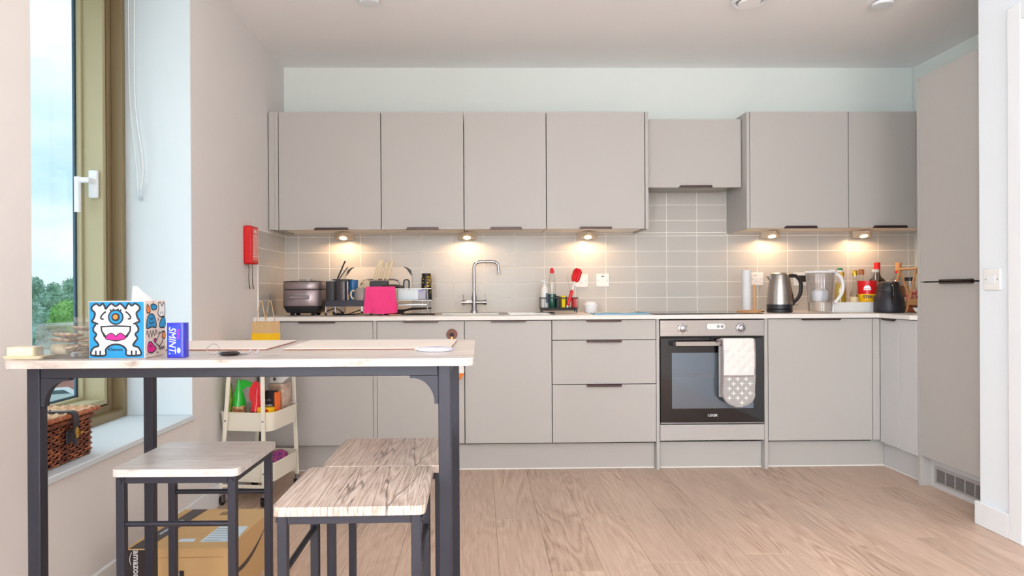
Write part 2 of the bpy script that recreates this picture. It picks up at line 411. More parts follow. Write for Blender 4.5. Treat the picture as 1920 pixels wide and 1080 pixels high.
# floor: slab with planks laid along Y on it
fl = struct(B(-0.05, 4.4, YF-0.1, 0.1, -0.12, -0.008).build('floor', 'floor_wood', smooth=False), 'oak laminate floor with planks running towards the kitchen')
PW, PL = 0.192, 1.285
pm = {}
def plank_mesh(w, l):
    k = (round(w, 3), round(l, 3))
    if k not in pm:
        o = B(0.0004, w-0.0004, 0.0004, l-0.0004, -0.008, 0).build('plank', 'floor_wood', fl, bevel=0.0008, seg=1, smooth=False); pm[k] = o; return o
    s_ = pm[k]; o = s_.copy(); COL.objects.link(o); return o
for i in range(22):
    x = i*PW; w = min(PW, XR+0.02-x)
    if w < 0.02: continue
    y = -4.9 - ((i*0.47) % 1.0)*PL*0.95
    while y < -0.5:
        l = min(PL, -0.45-y)
        if l > 0.05:
            o = plank_mesh(w, l); o.location = (x, y, 0)
        y += PL
# back wall
wb = struct(B(-0.4, 4.6, 0.006, 0.25, -0.1, 2.7).build('wall_back', 'wall_back', smooth=False), 'white painted back wall above the kitchen units')
B(0.0, XR, -0.0034, 0.006, 0.867, 1.41).build('grout', 'grout', wb, smooth=False)
B(2.3065, 2.9085, -0.0034, 0.0061, 1.4101, 1.80).build('grout', 'grout', wb, smooth=False)
tx0, tw, tz0, th = 1.0999, 0.2015, 1.389, 0.1015
tm = {}
def tile(parent, a0, a1, z0, z1, side=False):
    w, h = a1-a0-0.0035, z1-z0-0.0035
    if w < 0.004 or h < 0.004: return
    k = (round(w, 4), round(h, 4), side)
    if k not in tm:
        if side: o = B(0, 0.0045, -w, 0, 0, h).build('tile', 'tile', parent, bevel=0.0012, seg=1, smooth=False)
        else: o = B(0, w, -0.0045, 0, 0, h).build('tile', 'tile', parent, bevel=0.0012, seg=1, smooth=False)
        tm[k] = o
    else:
        o = tm[k].copy(); COL.objects.link(o); o.parent = parent
    if side: o.location = (0.0, -(a0+0.0018), z0+0.0018); 
    else: o.location = (a0+0.0018, 0.0, z0+0.0018)
    return o
cols = [tx0+tw*k for k in range(-6, 17)]
edges = sorted([0.003]+[c for c in cols if 0.01 < c < XR-0.01]+[XR])
rows = [tz0-th*k for k in range(5, -1, -1)]; rows[0] = 0.8885
for r in range(5):
    for e in range(len(edges)-1): tile(wb, edges[e], edges[e+1], rows[r], rows[r+1])
for e in range(len(edges)-1): tile(wb, edges[e], edges[e+1], tz0, 1.4085)
he = [2.309]+[c for c in cols if 2.32 < c < 2.9]+[2.907]
hr = [1.4105]+[tz0+th*k for k in (1, 2, 3)]+[1.795]
for r in range(len(hr)-1):
    for e in range(len(he)-1): tile(wb, he[e], he[e+1], hr[r], hr[r+1])

# left wall with the deep window opening
WY0, WY1, WZ0, WZ1 = -2.49, -1.4234, 0.482, 2.42
lw = MB()
lw.box(-0.46, 0, WY1, 0.1, -0.1, 2.7); lw.box(-0.46, 0, -5.7, WY0, -0.1, 2.7); lw.box(-0.46, 0, YF-0.1, -7.3, -0.1, 2.7); lw.box(-0.46, 0, -7.3, -5.7, -0.1, 0.466); lw.box(-0.46, 0, -7.3, -5.7, WZ1, 2.7)  # the far opening is added to let in the extra left light
lw.box(-0.46, 0, WY0, WY1, -0.1, 0.466); lw.box(-0.46, 0, WY0, WY1, WZ1, 2.7)
wl = struct(lw.build('wall_left', 'wall_side', smooth=False), 'beige-white left wall with a deep window opening')
rv = MB(); rv.box(-0.286, -0.001, WY1-0.002, WY1+0.001, WZ0+0.006, WZ1-0.001); rv.box(-0.286, -0.001, WY0-0.001, WY0+0.002, WZ0+0.006, WZ1-0.001); rv.box(-0.286, -0.001, WY0, WY1, WZ1-0.002, WZ1+0.001)
rv.build('reveal', 'reveal', wl, smooth=False)
B(0.0, 0.0034, -0.54, -0.0035, 0.8892, 1.391).build('grout', 'grout', wl, smooth=False)
B(0.0, 0.007, -0.546, -0.541, 0.889, 1.391).build('trim_strip', 'white_plastic', wl, smooth=False)
le = [0.008, 0.17, 0.362, 0.541]
for r in range(5):
    for e in range(3): tile(wl, le[e], le[e+1], rows[r], rows[r+1], True)
sill = struct(B(-0.30, 0.010, WY0+0.001, WY1-0.001, 0.4665, 0.4875).build('trim_sill', 'reveal', bevel=0.003), 'white window sill board')
struct(B(0, 0.015, YF, -0.62, 0, 0.105).build('baseboard_left', 'white_gloss', bevel=0.004), 'white skirting board along the left wall')

# window: outer frame with a stepped lip, opening sash, pane
w1 = bpy.data.objects.new('window_1', None); COL.objects.link(w1); w1['kind'] = 'structure'; w1['label'] = 'tall olive framed window in the left wall'; ORG['window_1'] = (0, 0, 0)
fz0, fz1, fy0, fy1 = 0.4885, WZ1-0.003, WY0+0.003, WY1-0.003
def ring(name, x0, x1, m, inset, w, par=w1, bev=0.002):
    a0, a1, c0, c1 = fy0+inset, fy1-inset, fz0+inset, fz1-inset
    mb = MB(); mb.box(x0, x1, a0, a0+w, c0, c1); mb.box(x0, x1, a1-w, a1, c0, c1)
    mb.box(x0, x1, a0+w, a1-w, c0, c0+w); mb.box(x0, x1, a0+w, a1-w, c1-w, c1)
    return mb.build(name, m, par, bevel=bev, smooth=False)
ring('frame_lip', -0.333, -0.286, 'frame_olive', 0.0, 0.029)
ring('outer_frame', -0.47, -0.3335, 'frame_olive', 0.0, 0.057)
ring('dark_gap_fill', -0.46, -0.343, 'rubber', 0.0575, 0.005)
sash = ring('sash', -0.458, -0.338, 'frame_pale', 0.063, 0.022)
ring('glazing_bead', -0.445, -0.424, 'frame_pale', 0.0855, 0.012)
ring('spacer', -0.456, -0.446, 'spacer', 0.0855, 0.021)
B(-0.4455, -0.4425, fy0+0.09, fy1-0.09, fz0+0.09, fz1-0.09).build('pane', 'pane', w1, smooth=False)
hx, hz, hy = -0.375, 1.497, fy1-0.0855
hd = B(hx-0.021, hx+0.021, hy-0.012, hy, hz-0.06, hz+0.06).build('handle', 'white_gloss', w1, bevel=0.006)
MB().tube([(hx, hy-0.01, hz+0.012), (hx, hy-0.045, hz+0.012)], 0.012, n=12).build('handle_neck', 'white_gloss', hd)
MB().rbox(hx-0.052, hx-0.028, hy-0.062, hy-0.045, hz-0.125, hz+0.024, 0.006).build('handle_lever', 'white_gloss', hd, bevel=0.004)
B(hx-0.05, hx+0.012, hy-0.06, hy-0.04, hz-0.001, hz+0.022).build('handle_arm', 'white_gloss', hd, bevel=0.005)

# blind chains hanging against the reveal
bc = thing('blind_chain', 'white beaded blind chain looped on a clear clip in the window reveal', 'blind chain', (-0.22, WY1-0.002, 1.46))
def chain(x0, x1, xb, zb):
    p = [(x0, WY1-0.018, 2.41), (x0+0.004, WY1-0.018, 1.9), (xb-0.012, WY1-0.02, zb+0.10), (xb-0.006, WY1-0.022, zb)]
    q = [(x1, WY1-0.030, 2.41), (x1-0.002, WY1-0.030, 1.9), (xb+0.018, WY1-0.026, zb+0.12), (xb+0.006, WY1-0.022, zb)]
    for k, pts in enumerate((p, q)):
        MB().tube(spline(pts, False, 6), 0.0022, n=6).build('cord', 'white_plastic', bc, world=True)
chain(-0.262, -0.228, -0.217, 1.482)
cl = MB(); cl.rbox(-0.228, -0.206, WY1-0.026, WY1-0.012, 1.455, 1.484, 0.003); cl.rbox(-0.222, -0.210, WY1-0.024, WY1-0.002, 1.436, 1.456, 0.003)
cl.build('clip', 'clear_plastic', bc, world=True, bevel=0.002)

# ceiling and rear walls
struct(B(-0.46, 4.6, YF-0.2, 0.25, 2.501, 2.65).build('ceiling', 'ceiling', smooth=False), 'plain white ceiling')
struct(B(-0.46, 4.6, YF-0.25, YF, -0.1, 2.501).build('wall_rear', 'wall', smooth=False), 'white wall behind the camera')
struct(B(XR, 4.5, -1.53, 0.0, -0.1, 2.501).build('wall_right', 'wall_back', smooth=False), 'white right wall above the tall unit')
# projecting wall on the right with a doorway
sx = 3.455
ws = MB(); ws.box(sx, 4.5, -1.80, -1.535, -0.1, 2.501); ws.box(sx, 4.5, -2.66, -1.80, 2.10, 2.501)
struct(ws.build('wall_right_front', 'wall_white', smooth=False), 'white projecting wall end at the right edge')
struct(B(sx, 4.5, YF, -2.66, -0.1, 2.501).build('wall_right_rear', mat('wall_bounce_cut', (186, 181, 177), 0.9), smooth=False), 'unseen wall beyond the doorway, darkened to cut bounced light')  # grey-taupe put on this unseen stretch to weaken bounced light
bb = MB(); bb.box(sx-0.016, sx, -1.712, -1.519, 0, 0.103);
struct(bb.build('baseboard_right', 'white_gloss', bevel=0.004), 'white skirting round the projecting wall end')
tr = MB(); tr.box(sx-0.018, sx, -1.785, -1.713, 0, 2.17); tr.box(sx-0.018, sx, -2.74, -2.668, 0, 2.17); tr.box(sx-0.018, sx, -2.668, -1.785, 2.10, 2.17)
struct(tr.build('trim_door', 'white_gloss', bevel=0.004), 'white door architrave at the right edge')
struct(B(sx+0.01, sx+0.05, -2.655, -1.805, 0.005, 2.095).build('door_1', 'white_gloss', bevel=0.002), 'white door in the right wall')
struct(B(0.2, 1.05, YF+0.002, YF+0.05, 0.0, 2.08).build('door_2', 'white_gloss', bevel=0.002), 'white door in the rear wall') if 0 else None

# ceiling fittings
for nm, lab, cat, x, y, r, kind in (('smoke_detector', 'small round white detector on the ceiling above the left wall cupboards', 'detector', 0.728, -1.03, 0.05, 0),
                          ('extractor_valve', 'round white ceiling air valve with a raised outer ring', 'vent', 2.648, -1.045, 0.088, 1),
                          ('sprinkler_cover', 'small flat white disc on the ceiling near the tall unit', 'sprinkler', 3.345, -1.02, 0.05, 0)):
    t = thing(nm, lab, cat, (x, y, 2.5))
    if kind:
        MB().lathe([(0.062, -0.001), (r, -0.001), (r, -0.012), (r-0.012, -0.02), (0.066, -0.014), (0.062, -0.001)], n=40, cap=False).build('outer_ring', 'white_gloss', t)
        MB().lathe([(0.052, -0.024), (0.054, -0.016), (0.02, -0.004), (0.0, -0.004)], n=32).build('disc', 'ceiling', t)
    else:
        MB().lathe([(r*0.8, -0.0005), (r*0.8, -0.006), (0, -0.006)], n=28).build('base', 'grille_grey', t)
        MB().lathe([(0, -0.022), (r-0.003, -0.022), (r, -0.019), (r, -0.008), (0, -0.008)], n=32).build('cover', 'white_gloss', t)

# ------------------------------------------------------------------ outside the window
gd = struct(B(-160, -3, -60, 220, -9.6, -9.5).build('ground_outside', mat('ground_green', (120, 150, 120), 0.9, rgb2=(160, 176, 170), vscale=0.08), smooth=False), 'car park and grass outside seen from above')
# hillside
hm = MB(); nx_, ny_ = 24, 12
hv = []
for j in range(ny_+1):
    for i in range(nx_+1):
        x = -140+i*6.5; y = 105+j*9
        z = -9.5 + 6.0*(1-math.cos(min(1, j/7)*PI))/2 + 0.8*math.sin(x*0.055)+0.4*math.sin(x*0.13+1)
        hv.append((x, y, z if j else -9.7))
hm.add(hv, [(j*(nx_+1)+i, j*(nx_+1)+i+1, (j+1)*(nx_+1)+i+1, (j+1)*(nx_+1)+i) for j in range(ny_) for i in range(nx_)])
struct(hm.build('hillside', mat('hill_green', (96, 140, 110), 0.95, rgb2=(130, 168, 140), vscale=0.3)), 'wooded hillside beyond the window')
from mathutils import noise as _noise
def blob(name, m, c, r, sc, seed, parent=None, amp=0.42, sub_=3):
    rnd = random.Random(seed); me = bpy.data.meshes.new(name); bm = bmesh.new(); bmesh.ops.create_icosphere(bm, subdivisions=sub_, radius=1)
    of = Vector((rnd.uniform(0, 50), rnd.uniform(0, 50), rnd.uniform(0, 50)))
    for v in bm.verts:
        d = v.co.normalized()
        a = 0.95 + amp*0.8*_noise.noise(d*1.7+of) + amp*0.6*_noise.noise(d*4.3+of) + amp*0.45*_noise.noise(d*10.0+of)
        v.co = Vector((d.x*r*sc[0], d.y*r*sc[1], d.z*r*sc[2]))*a
    bm.to_mesh(me); bm.free(); me.materials.append(MATS[m])
    o = bpy.data.objects.new(name, me); COL.objects.link(o); o.parent = parent; o.location = c; return o
mat('tree_dark', (122, 166, 140), 0.9, rgb2=(170, 206, 184), vscale=1.1, bump=1.0, bscale=4)  # haze of distance mixed into these pale greens
mat('tree_mid', (142, 186, 174), 0.9, rgb2=(178, 216, 204), vscale=1.4, bump=1.0, bscale=4)  # bluish cast is distance haze put into the colour
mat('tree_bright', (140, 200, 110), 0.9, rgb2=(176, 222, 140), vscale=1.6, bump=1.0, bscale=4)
mat('bark', (120, 110, 100), 0.9)
rt = random.Random(3); tp = []
def foliage(name, m, c, r, seed, parent):
    rnd = random.Random(seed); mb = MB(); lobes = []
    for k in range(13):
        d = Vector((rnd.gauss(0, 1), rnd.gauss(0, 1), rnd.gauss(0, 0.8))).normalized(); lobes.append((d*r*rnd.uniform(0.40, 0.66), r*rnd.uniform(0.32, 0.48)))
    for k in range(3600):
        cc, lr = rnd.choice(lobes); d = Vector((rnd.gauss(0, 1), rnd.gauss(0, 1), rnd.gauss(0, 1))).normalized()
        p = cc + d*lr*rnd.uniform(0.74, 1.10); n = (d+Vector((rnd.gauss(0, .5), rnd.gauss(0, .5), rnd.gauss(0, .5)))).normalized()
        u = n.orthogonal().normalized(); w = n.cross(u); q = rnd.uniform(0, 6.3); u2 = u*math.cos(q)+w*math.sin(q); w2 = n.cross(u2); sz = r*rnd.uniform(0.035, 0.075)
        mb.add([p-u2*sz, p-w2*sz*0.7, p+u2*sz, p+w2*sz*0.7], [(0, 1, 2, 3)])
    for cc, lr in lobes:
        mb.sphere(cc, lr*0.78, 5)
    mb.sphere((0, 0, 0), r*0.55, 6)
    me = bpy.data.meshes.new(name); me.from_pydata([(p[0], p[1], p[2]) for p in mb.v], [], mb.f); me.update(); me.materials.append(MATS[m])
    o = bpy.data.objects.new(name, me); COL.objects.link(o); o.parent = parent; o.location = c; o['kind'] = 'stuff'; return o
def tree(x, y, z, r, m, lab, seed, grp='trees on the hillside beyond the window'):
    t = thing('tree', lab, 'tree', (x, y, z), 0, grp)
    MB().cyl((0, 0, -1.0), (0, 0, r*1.1), r*0.1, r*0.07, 8).build('trunk', 'bark', t)
    foliage('crown', m, (0, 0, r*1.35), r, seed, t)
    return t
# positions run along the view line out of the window, x about -0.64 .. -0.75 of the distance
k = 0
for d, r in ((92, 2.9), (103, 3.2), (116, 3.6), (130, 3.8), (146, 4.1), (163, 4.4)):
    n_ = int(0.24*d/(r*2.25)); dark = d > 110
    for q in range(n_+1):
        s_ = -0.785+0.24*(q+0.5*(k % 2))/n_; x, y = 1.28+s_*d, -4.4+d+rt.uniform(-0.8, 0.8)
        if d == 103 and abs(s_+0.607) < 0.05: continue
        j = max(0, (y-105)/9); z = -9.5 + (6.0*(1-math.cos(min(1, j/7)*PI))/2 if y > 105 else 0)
        tree(x, y, z-0.3, r*rt.uniform(0.9, 1.06), 'tree_dark' if dark else 'tree_mid', 'dark round-crowned tree on the far hillside' if dark else 'haze-tinted green tree at the foot of the hillside', q+int(d), 'trees on the far hillside' if dark else 'trees at the foot of the hill')
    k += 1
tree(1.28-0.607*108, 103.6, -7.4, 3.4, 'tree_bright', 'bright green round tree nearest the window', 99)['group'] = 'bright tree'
# low red-brick building, white kiosk, parked cars
mat('brick_red', (214, 146, 138), 0.9, var=0.05, vscale=1, rgb2=(200, 132, 124)); mat('roof_pale', (196, 212, 206), 0.8); mat('car_blue', (150, 190, 206), 0.3); mat('car_glass', (90, 110, 124), 0.1); mat('car_white', (220, 226, 230), 0.3)
bd = thing('building', 'low red-brick building with a pale flat roof outside the window', 'building', (-48.5, 69.5, -9.5))
B(-7, 13, 0, 8, 0, 3.5).build('wall', 'brick_red', bd, smooth=False)
B(-7.3, 13.3, -0.3, 8.3, 3.5, 3.75).build('roof', 'roof_pale', bd, smooth=False)
for k in (0, 1, 5, 6): B(-6.4+k*2.6, -5.0+k*2.6, -0.06, 0.05, 1.2, 2.6).build('window', 'car_glass', bd, smooth=False)
kk = thing('utility_cabinet', 'small white box-shaped cabinet in front of the red building', 'cabinet', (-43.7, 66.0, -9.5))
B(-0.5, 0.5, -0.4, 0.4, 0, 1.35).build('wall', 'car_white', kk, smooth=False); B(-0.55, 0.55, -0.45, 0.45, 1.35, 1.42).build('roof', 'roof_pale', kk, smooth=False)
def car(loc, rz, m, lab):
    t = thing('car', lab, 'car', loc, rz, 'parked cars outside')
    prof = [(-2.1, 0.3), (-2.15, 0.8), (-1.3, 0.95), (-0.7, 1.4), (0.9, 1.42), (1.6, 0.98), (2.1, 0.85), (2.15, 0.35)]
    MB().prism(prof, lambda u, v, d: (u, d, v), -0.85, 0.85).build('body', m, t, bevel=0.06)
    MB().prism([(-1.15, 0.98), (-0.65, 1.33), (0.85, 1.35), (1.4, 1.0)], lambda u, v, d: (u, d, v), -0.87, 0.87).build('glazing', 'car_glass', t)
    for x in (-1.3, 1.35):
        for y in (-0.78, 0.78): MB().cyl((x, y-0.1, 0.33), (x, y+0.1, 0.33), 0.33, n=16).build('wheel', 'rubber', t)
for i, (x, y, m, l) in enumerate(((-45.6, 62.2, 'car_blue', 'pale blue car parked at the left, seen under the table top'), (-39.6, 61.0, 'car_white', 'white car parked right of the pale blue one'), (-36.0, 52.5, 'car_white', 'white car parked in the nearer row'))):
    car((x, y, -9.5), 0.35, m, l)

# ------------------------------------------------------------------ kitchen: wall cupboards
YU = -0.3457; UZ0, UZ1 = 1.4059, 2.1174
def upper_handle(p, x0, x1, y=YU, z=UZ0):
    # folded lip handle clipped under the door's lower edge, ends cut on a slant
    mb = MB()
    mb.prism([(x0, z-0.003), (x1, z-0.003), (x1-0.004, z+0.012), (x0+0.010, z+0.012)], lambda u, v, d: (u, d, v), y-0.018, y-0.0005)
    return mb.build('handle', 'handle', p, world=True, bevel=0.001)
def wall_cab(x0, x1, hx0, hx1, lab, grp='tall wall cupboards', y=YU, z0=UZ0, z1=UZ1, carc=None, name='wall_cupboard'):
    t = thing(name, lab, 'cupboard', ((x0+x1)/2, -0.0, z0), 0, grp)
    c0, c1 = carc or (x0, x1)
    B(c0, c1, y+0.024, -0.0055, z0+0.006, z1-0.001).build('body', 'under', t, world=True, smooth=False)
    B(c0, c1, y+0.0245, -0.0055, z1-0.001, z1).build('top_panel', 'cabinet', t, world=True, smooth=False)
    d = B(x0, x1, y, y+0.019, z0, z1).build('door', 'cabinet', t, world=True, bevel=0.0012, smooth=False)
    B(c0, c1, y+0.0195, y+0.0239, z0+0.008, z1-0.004).build('dark_gap_fill', 'gap', t, world=True, smooth=False)  # dark sheet standing in for the shade round the door
    upper_handle(d, hx0, hx1, y, z0); return t
wall_cab(0.0672, 0.6795, 0.278, 0.486, 'grey-beige wall cupboard at the far left above the rice cooker')
wall_cab(0.6845, 1.1805, 0.832, 1.031, 'grey-beige wall cupboard second from the left, above the dish rack')
wall_cab(1.1855, 1.6815, 1.337, 1.534, 'grey-beige wall cupboard above the tap, third from the left')
wall_cab(1.6865, 2.283, 1.88, 2.081, 'wide grey-beige wall cupboard above the washing-up caddy, left of the hood')
wall_cab(2.9305, 3.5345, 3.134, 3.337, 'wide grey-beige wall cupboard above the kettle')
wall_cab(3.5395, 4.150, 3.682, 3.892, 'grey-beige wall cupboard partly hidden by the tall unit')
def panel(name, lab, x0, x1, y0, y1, z0, z1, m='cabinet', cat='panel', grp=None):
    o = B(x0, x1, y0, y1, z0, z1).build(name, m, None, bevel=0.001, smooth=False, loc=((x0+x1)/2, (y0+y1)/2, z0)); tag(o, lab, cat, grp); return o
panel('filler_panel', 'narrow grey filler strip between the left wall and first wall cupboard', 0.006, 0.0405, YU+0.002, -0.006, 1.4075, 2.1174)
panel('end_panel', 'thin upright panel left of the first wall cupboard door', 0.0415, 0.0635, YU-0.001, -0.006, 1.4059, 2.1174)
panel('end_panel', 'thin upright panel between the wall cupboards and the hood, on its left', 2.2875, 2.306, YU-0.001, -0.006, 1.4035, 2.1174)
panel('end_panel', 'thin upright panel on the right side of the cooker hood cupboard', 2.909, 2.927, YU-0.001, -0.006, 1.4035, 2.1174)
HY = -0.273
t = thing('hood_cupboard', 'shorter grey-beige cupboard over the hob with a lift-up door', 'cupboard', (2.6, 0, 1.665))
B(2.308, 2.907, HY+0.022, -0.0055, 1.69, 2.095).build('body', 'cabinet', t, world=True, smooth=False)
d = B(2.309, 2.9035, HY, HY+0.019, 1.6665, 2.0905).build('door', 'cabinet', t, world=True, bevel=0.0012, smooth=False)
upper_handle(d, 2.51, 2.72, HY, 1.6665)
B(2.36, 2.86, -0.25, -0.03, 1.672, 1.69).build('extractor', 'steel', t, world=True, smooth=False)

# under-cupboard wedge lamps
for i, (x, lab) in enumerate(((0.406, 'lit triangular lamp under the leftmost wall cupboard'), (1.196, 'lit triangular lamp under the cupboards above the tap'), (1.972, 'lit triangular lamp above the red brush and sockets'), (3.162, 'lit triangular lamp above the kettle'), (3.760, 'lit triangular lamp above the bottles, nearest the tall unit'))):
    Y0 = -0.125
    t = thing('cupboard_lamp', lab, 'lamp', (x, Y0, 1.4055), 0, 'triangular lamps under the wall cupboards')
    # wedge: horizontal triangular top with a slanted triangular light face
    w, h = 0.060, 0.042
    A = (-w, 0.03, 0); Bq = (w, 0.03, 0); Cq = (0.0, -0.058, 0); A2 = (-w, 0.03, -h); B2 = (w, 0.03, -h); C2 = (0, -0.058, -0.008)
    MB().add([A, Bq, Cq, A2, B2, C2], [(0, 2, 1), (0, 1, 4, 3), (0, 3, 5, 2), (1, 2, 5, 4), (3, 4, 5)]).build('housing', 'lamp_metal', t, bevel=0.0015, smooth=False)
    # lens on the slanted underside
    n_ = Vector((0, -(0.088), 0)); u_ = Vector((1, 0, 0)); s_ = Vector((0, 0.088, -(h-0.008))).normalized(); nn = u_.cross(s_).normalized()
    if nn.z > 0: nn = -nn
    c_ = Vector((0, 0.006, -0.0329)) + nn*0.002
    pts = [c_ + u_*0.022*math.cos(a) + s_*0.022*math.sin(a) for a in [2*PI*k/24 for k in range(24)]]
    MB().add([p-nn*0.006 for p in pts]+pts, [tuple(range(24, 48))]+[(k, (k+1) % 24, 24+(k+1) % 24, 24+k) for k in range(24)]).build('lens', 'lamp_glow', t)
    ld = bpy.data.lights.new('lamp_beam', 'SPOT'); ld.energy = 3.2; ld.color = (1.0, 0.62, 0.33); ld.spot_size = 3.0; ld.spot_blend = 0.35; ld.shadow_soft_size = 0.018
    lo = bpy.data.objects.new('lamp_beam', ld); COL.objects.link(lo); lo.parent = t; lo.location = (0, 0.012, -0.043); lo.rotation_euler = (0.12, 0, 0)

# ------------------------------------------------------------------ worktop, base units
WT = 0.8888
wk = MB()
sx0, sx1, sy0, sy1 = 1.03, 1.40, -0.50, -0.16          # hole for the bowl
ox = 0.0005
wk.box(ox, sx0, -0.6161, -0.0005, 0.8658, WT); wk.box(sx1, XR-0.001, -0.6161, -0.0005, 0.8658, WT)
wk.box(sx0, sx1, -0.6161, sy0, 0.8658, WT); wk.box(sx0, sx1, sy1, -0.0005, 0.8658, WT)
wk.prism([(3.56, -0.617), (3.56, -0.89), (3.565, -0.8955), (3.585, -0.921), (XR-0.001, -0.921), (XR-0.001, -0.617)], lambda u, v, d: (u, v, d), 0.8658, WT)
tag(wk.build('worktop', 'worktop', None, smooth=False, loc=(0, 0, 0.8658)), 'pale laminate worktop running along the base units and round the corner', 'worktop')
YL = -0.591; LZ0, LZ1 = 0.1612, 0.8607
def base_handle(p, x0, x1, z, h=0.010):
    mb = MB(); mb.box(x0, x1, YL-0.020, YL-0.0005, z-h, z); mb.box(x0, x1, YL-0.0055, YL-0.0005, z, z+0.002)
    return mb.build('handle', 'handle', p, world=True, bevel=0.0008)
def base_body(t, x0, x1):
    mb = MB(); mb.box(x0, x1, YL+0.024, -0.005, 0.152, 0.70); mb.box(x0, x1, YL+0.024, YL+0.04, 0.70, 0.865); mb.box(x0, x0+0.016, YL+0.04, -0.005, 0.70, 0.865); mb.box(x1-0.016, x1, YL+0.04, -0.005, 0.70, 0.865)
    mb.build('body', 'cabinet_pale', t, world=True, smooth=False)
    B(x0, x1, YL+0.0195, YL+0.0239, 0.153, 0.864).build('dark_gap_fill', 'gap', t, world=True, smooth=False)  # near-black sheet paints the shade seen through the door gaps
def base_cab(x0, x1, hx0, hx1, lab, z0=LZ0):
    t = thing('base_cupboard', lab, 'cupboard', ((x0+x1)/2, -0.3, 0.15), 0, 'base cupboards')
    base_body(t, x0, x1)
    d = B(x0, x1, YL, YL+0.019, z0, LZ1).build('door', 'cabinet', t, world=True, bevel=0.0012, smooth=False)
    base_handle(d, hx0, hx1, 0.8635); return t
base_cab(0.030, 0.6655, 0.25, 0.454, 'grey base cupboard at the left wall, below the rice cooker', 0.157)
base_cab(0.6905, 1.1855, 0.843, 1.04, 'grey base cupboard with the brown hook, behind the table')
base_cab(1.190, 1.6845, 1.34, 1.538, 'grey base cupboard under the sink, beside the drawers')
base_cab(2.9320, 3.5345, 3.124, 3.343, 'grey base cupboard right of the oven, below the kettle')
t = thing('drawer_unit', 'grey three-drawer base unit left of the oven', 'drawer unit', (1.99, -0.3, 0.15))
base_body(t, 1.688, 2.2835)
for z0, z1 in ((0.7485, LZ1), (0.4955, 0.7445), (LZ0, 0.4915)):
    d = B(1.689, 2.2825, YL, YL+0.019, z0, z1).build('drawer', 'cabinet', t, world=True, bevel=0.0012, smooth=False)
    base_handle(d, 1.885, 2.083, z1+0.002 if z1 < 0.8 else 0.8635, 0.012)
panel('side_panel', 'upright grey panel between the first two base cupboards', 0.6675, 0.6885, YL, -0.006, 0.152, 0.865)
panel('side_panel', 'floor-length grey upright on the left of the oven', 2.2855, 2.3035, YL, -0.006, 0.0, 0.865)
panel('side_panel', 'floor-length grey upright on the right of the oven', 2.9085, 2.9285, YL, -0.006, 0.0, 0.865)
panel('corner_post', 'grey corner filler right of the last base cupboard door', 3.5385, 3.5790, YL, -0.56, 0.1612, 0.8607)
# return run facing left
t = thing('return_cupboard', 'narrow pale door unit on the return beside the tall unit', 'cupboard', (3.87, -0.75, 0.15))
mb = MB(); mb.box(3.603, XR-0.002, -0.919, -0.60, 0.152, 0.865); mb.build('body', 'cabinet_pale', t, world=True, smooth=False)
d = B(3.5794, 3.6, -0.767, -0.594, 0.151, LZ1).build('door', 'cabinet_pale', t, world=True, bevel=0.001, smooth=False)
MB().prism([(-0.625, 0.8635), (-0.745, 0.8635), (-0.735, 0.8505), (-0.645, 0.8535)], lambda u, v, dd: (dd, u, v), 3.560, 3.579).build('handle', 'handle', d, world=True, bevel=0.0008)
B(3.5800, 3.6, -0.919, -0.7690, 0.148, LZ1).build('fixed_panel', 'cabinet_pale', t, world=True, bevel=0.001, smooth=False)
# plinths
def plinth(lab, x0, x1, y0, y1, h=0.150):
    o = B(x0, x1, y0, y1, 0.0, h).build('plinth', 'cabinet_pale' if 'return' in lab else 'cabinet', None, smooth=False, loc=((x0+x1)/2, (y0+y1)/2, 0)); tag(o, lab, 'plinth')
    if x1-x0 > y1-y0: B(x0, x1, y0-0.002, y0-0.0003, 0, 0.006).build('seal', 'white_plastic', o, world=True, smooth=False)
    else: B(x0-0.002, x0-0.0003, y0, y1, 0, 0.006).build('seal', 'white_plastic', o, world=True, smooth=False)
    return o
plinth('long grey plinth under the left base units', 0.018, 2.284, -0.5418, -0.525)
plinth('grey plinth under the oven', 2.305, 2.907, -0.5450, -0.530)
plinth('grey plinth under the base cupboard right of the oven', 2.930, 3.6285, -0.5418, -0.525)
plinth('pale plinth of the return beside the tall unit', 3.6294, 3.645, -0.925, -0.543)

# tall unit
t = thing('tall_cupboard', 'floor-to-head-height grey tall unit with two doors at the right', 'tall cupboard', (3.87, -1.24, 0))
XT = 3.5794
B(XT+0.0235, XR-0.002, -1.533, -0.949, 0.152, 2.133).build('body', 'cabinet', t, world=True, smooth=False)
B(XT+0.0195, XT+0.0233, -1.533, -0.95, 0.152, 2.13).build('dark_gap_fill', 'gap', t, world=True, smooth=False)  # dark layer behind both doors, painted shade for their gaps
dl = B(XT, XT+0.019, -1.533, -0.950, 0.157, 1.061).build('door', 'cabinet', t, world=True, bevel=0.0012, smooth=False)
du = B(XT, XT+0.019, -1.533, -0.950, 1.068, 2.133).build('door', 'cabinet', t, world=True, bevel=0.0012, smooth=False)
for dd, z0, z1 in ((dl, 1.054, 1.0625), (du, 1.0672, 1.0755)):
    MB().prism([(-1.121, z0), (-1.121, z1), (-1.336, z1), (-1.336, z0)], lambda u, v, q: (q, u, v), XT-0.020, XT-0.0005).build('handle', 'handle', dd, world=True, bevel=0.0008)
panel('end_panel', 'full-height panel edge between the return worktop and the tall unit', XT, XR-0.001, -0.9475, -0.9265, 0.0, 2.1335)
pl = tag(B(3.6294, 3.645, -1.533, -0.949, 0, 0.150).build('plinth', 'cabinet_pale', None, smooth=False, loc=(3.63, -1.24, 0)), 'pale plinth with a louvred grille under the tall unit', 'plinth')
g = thing('vent_grille', 'grey plastic louvred grille set in the plinth under the tall unit', 'grille', (3.629, -1.2, 0.07))
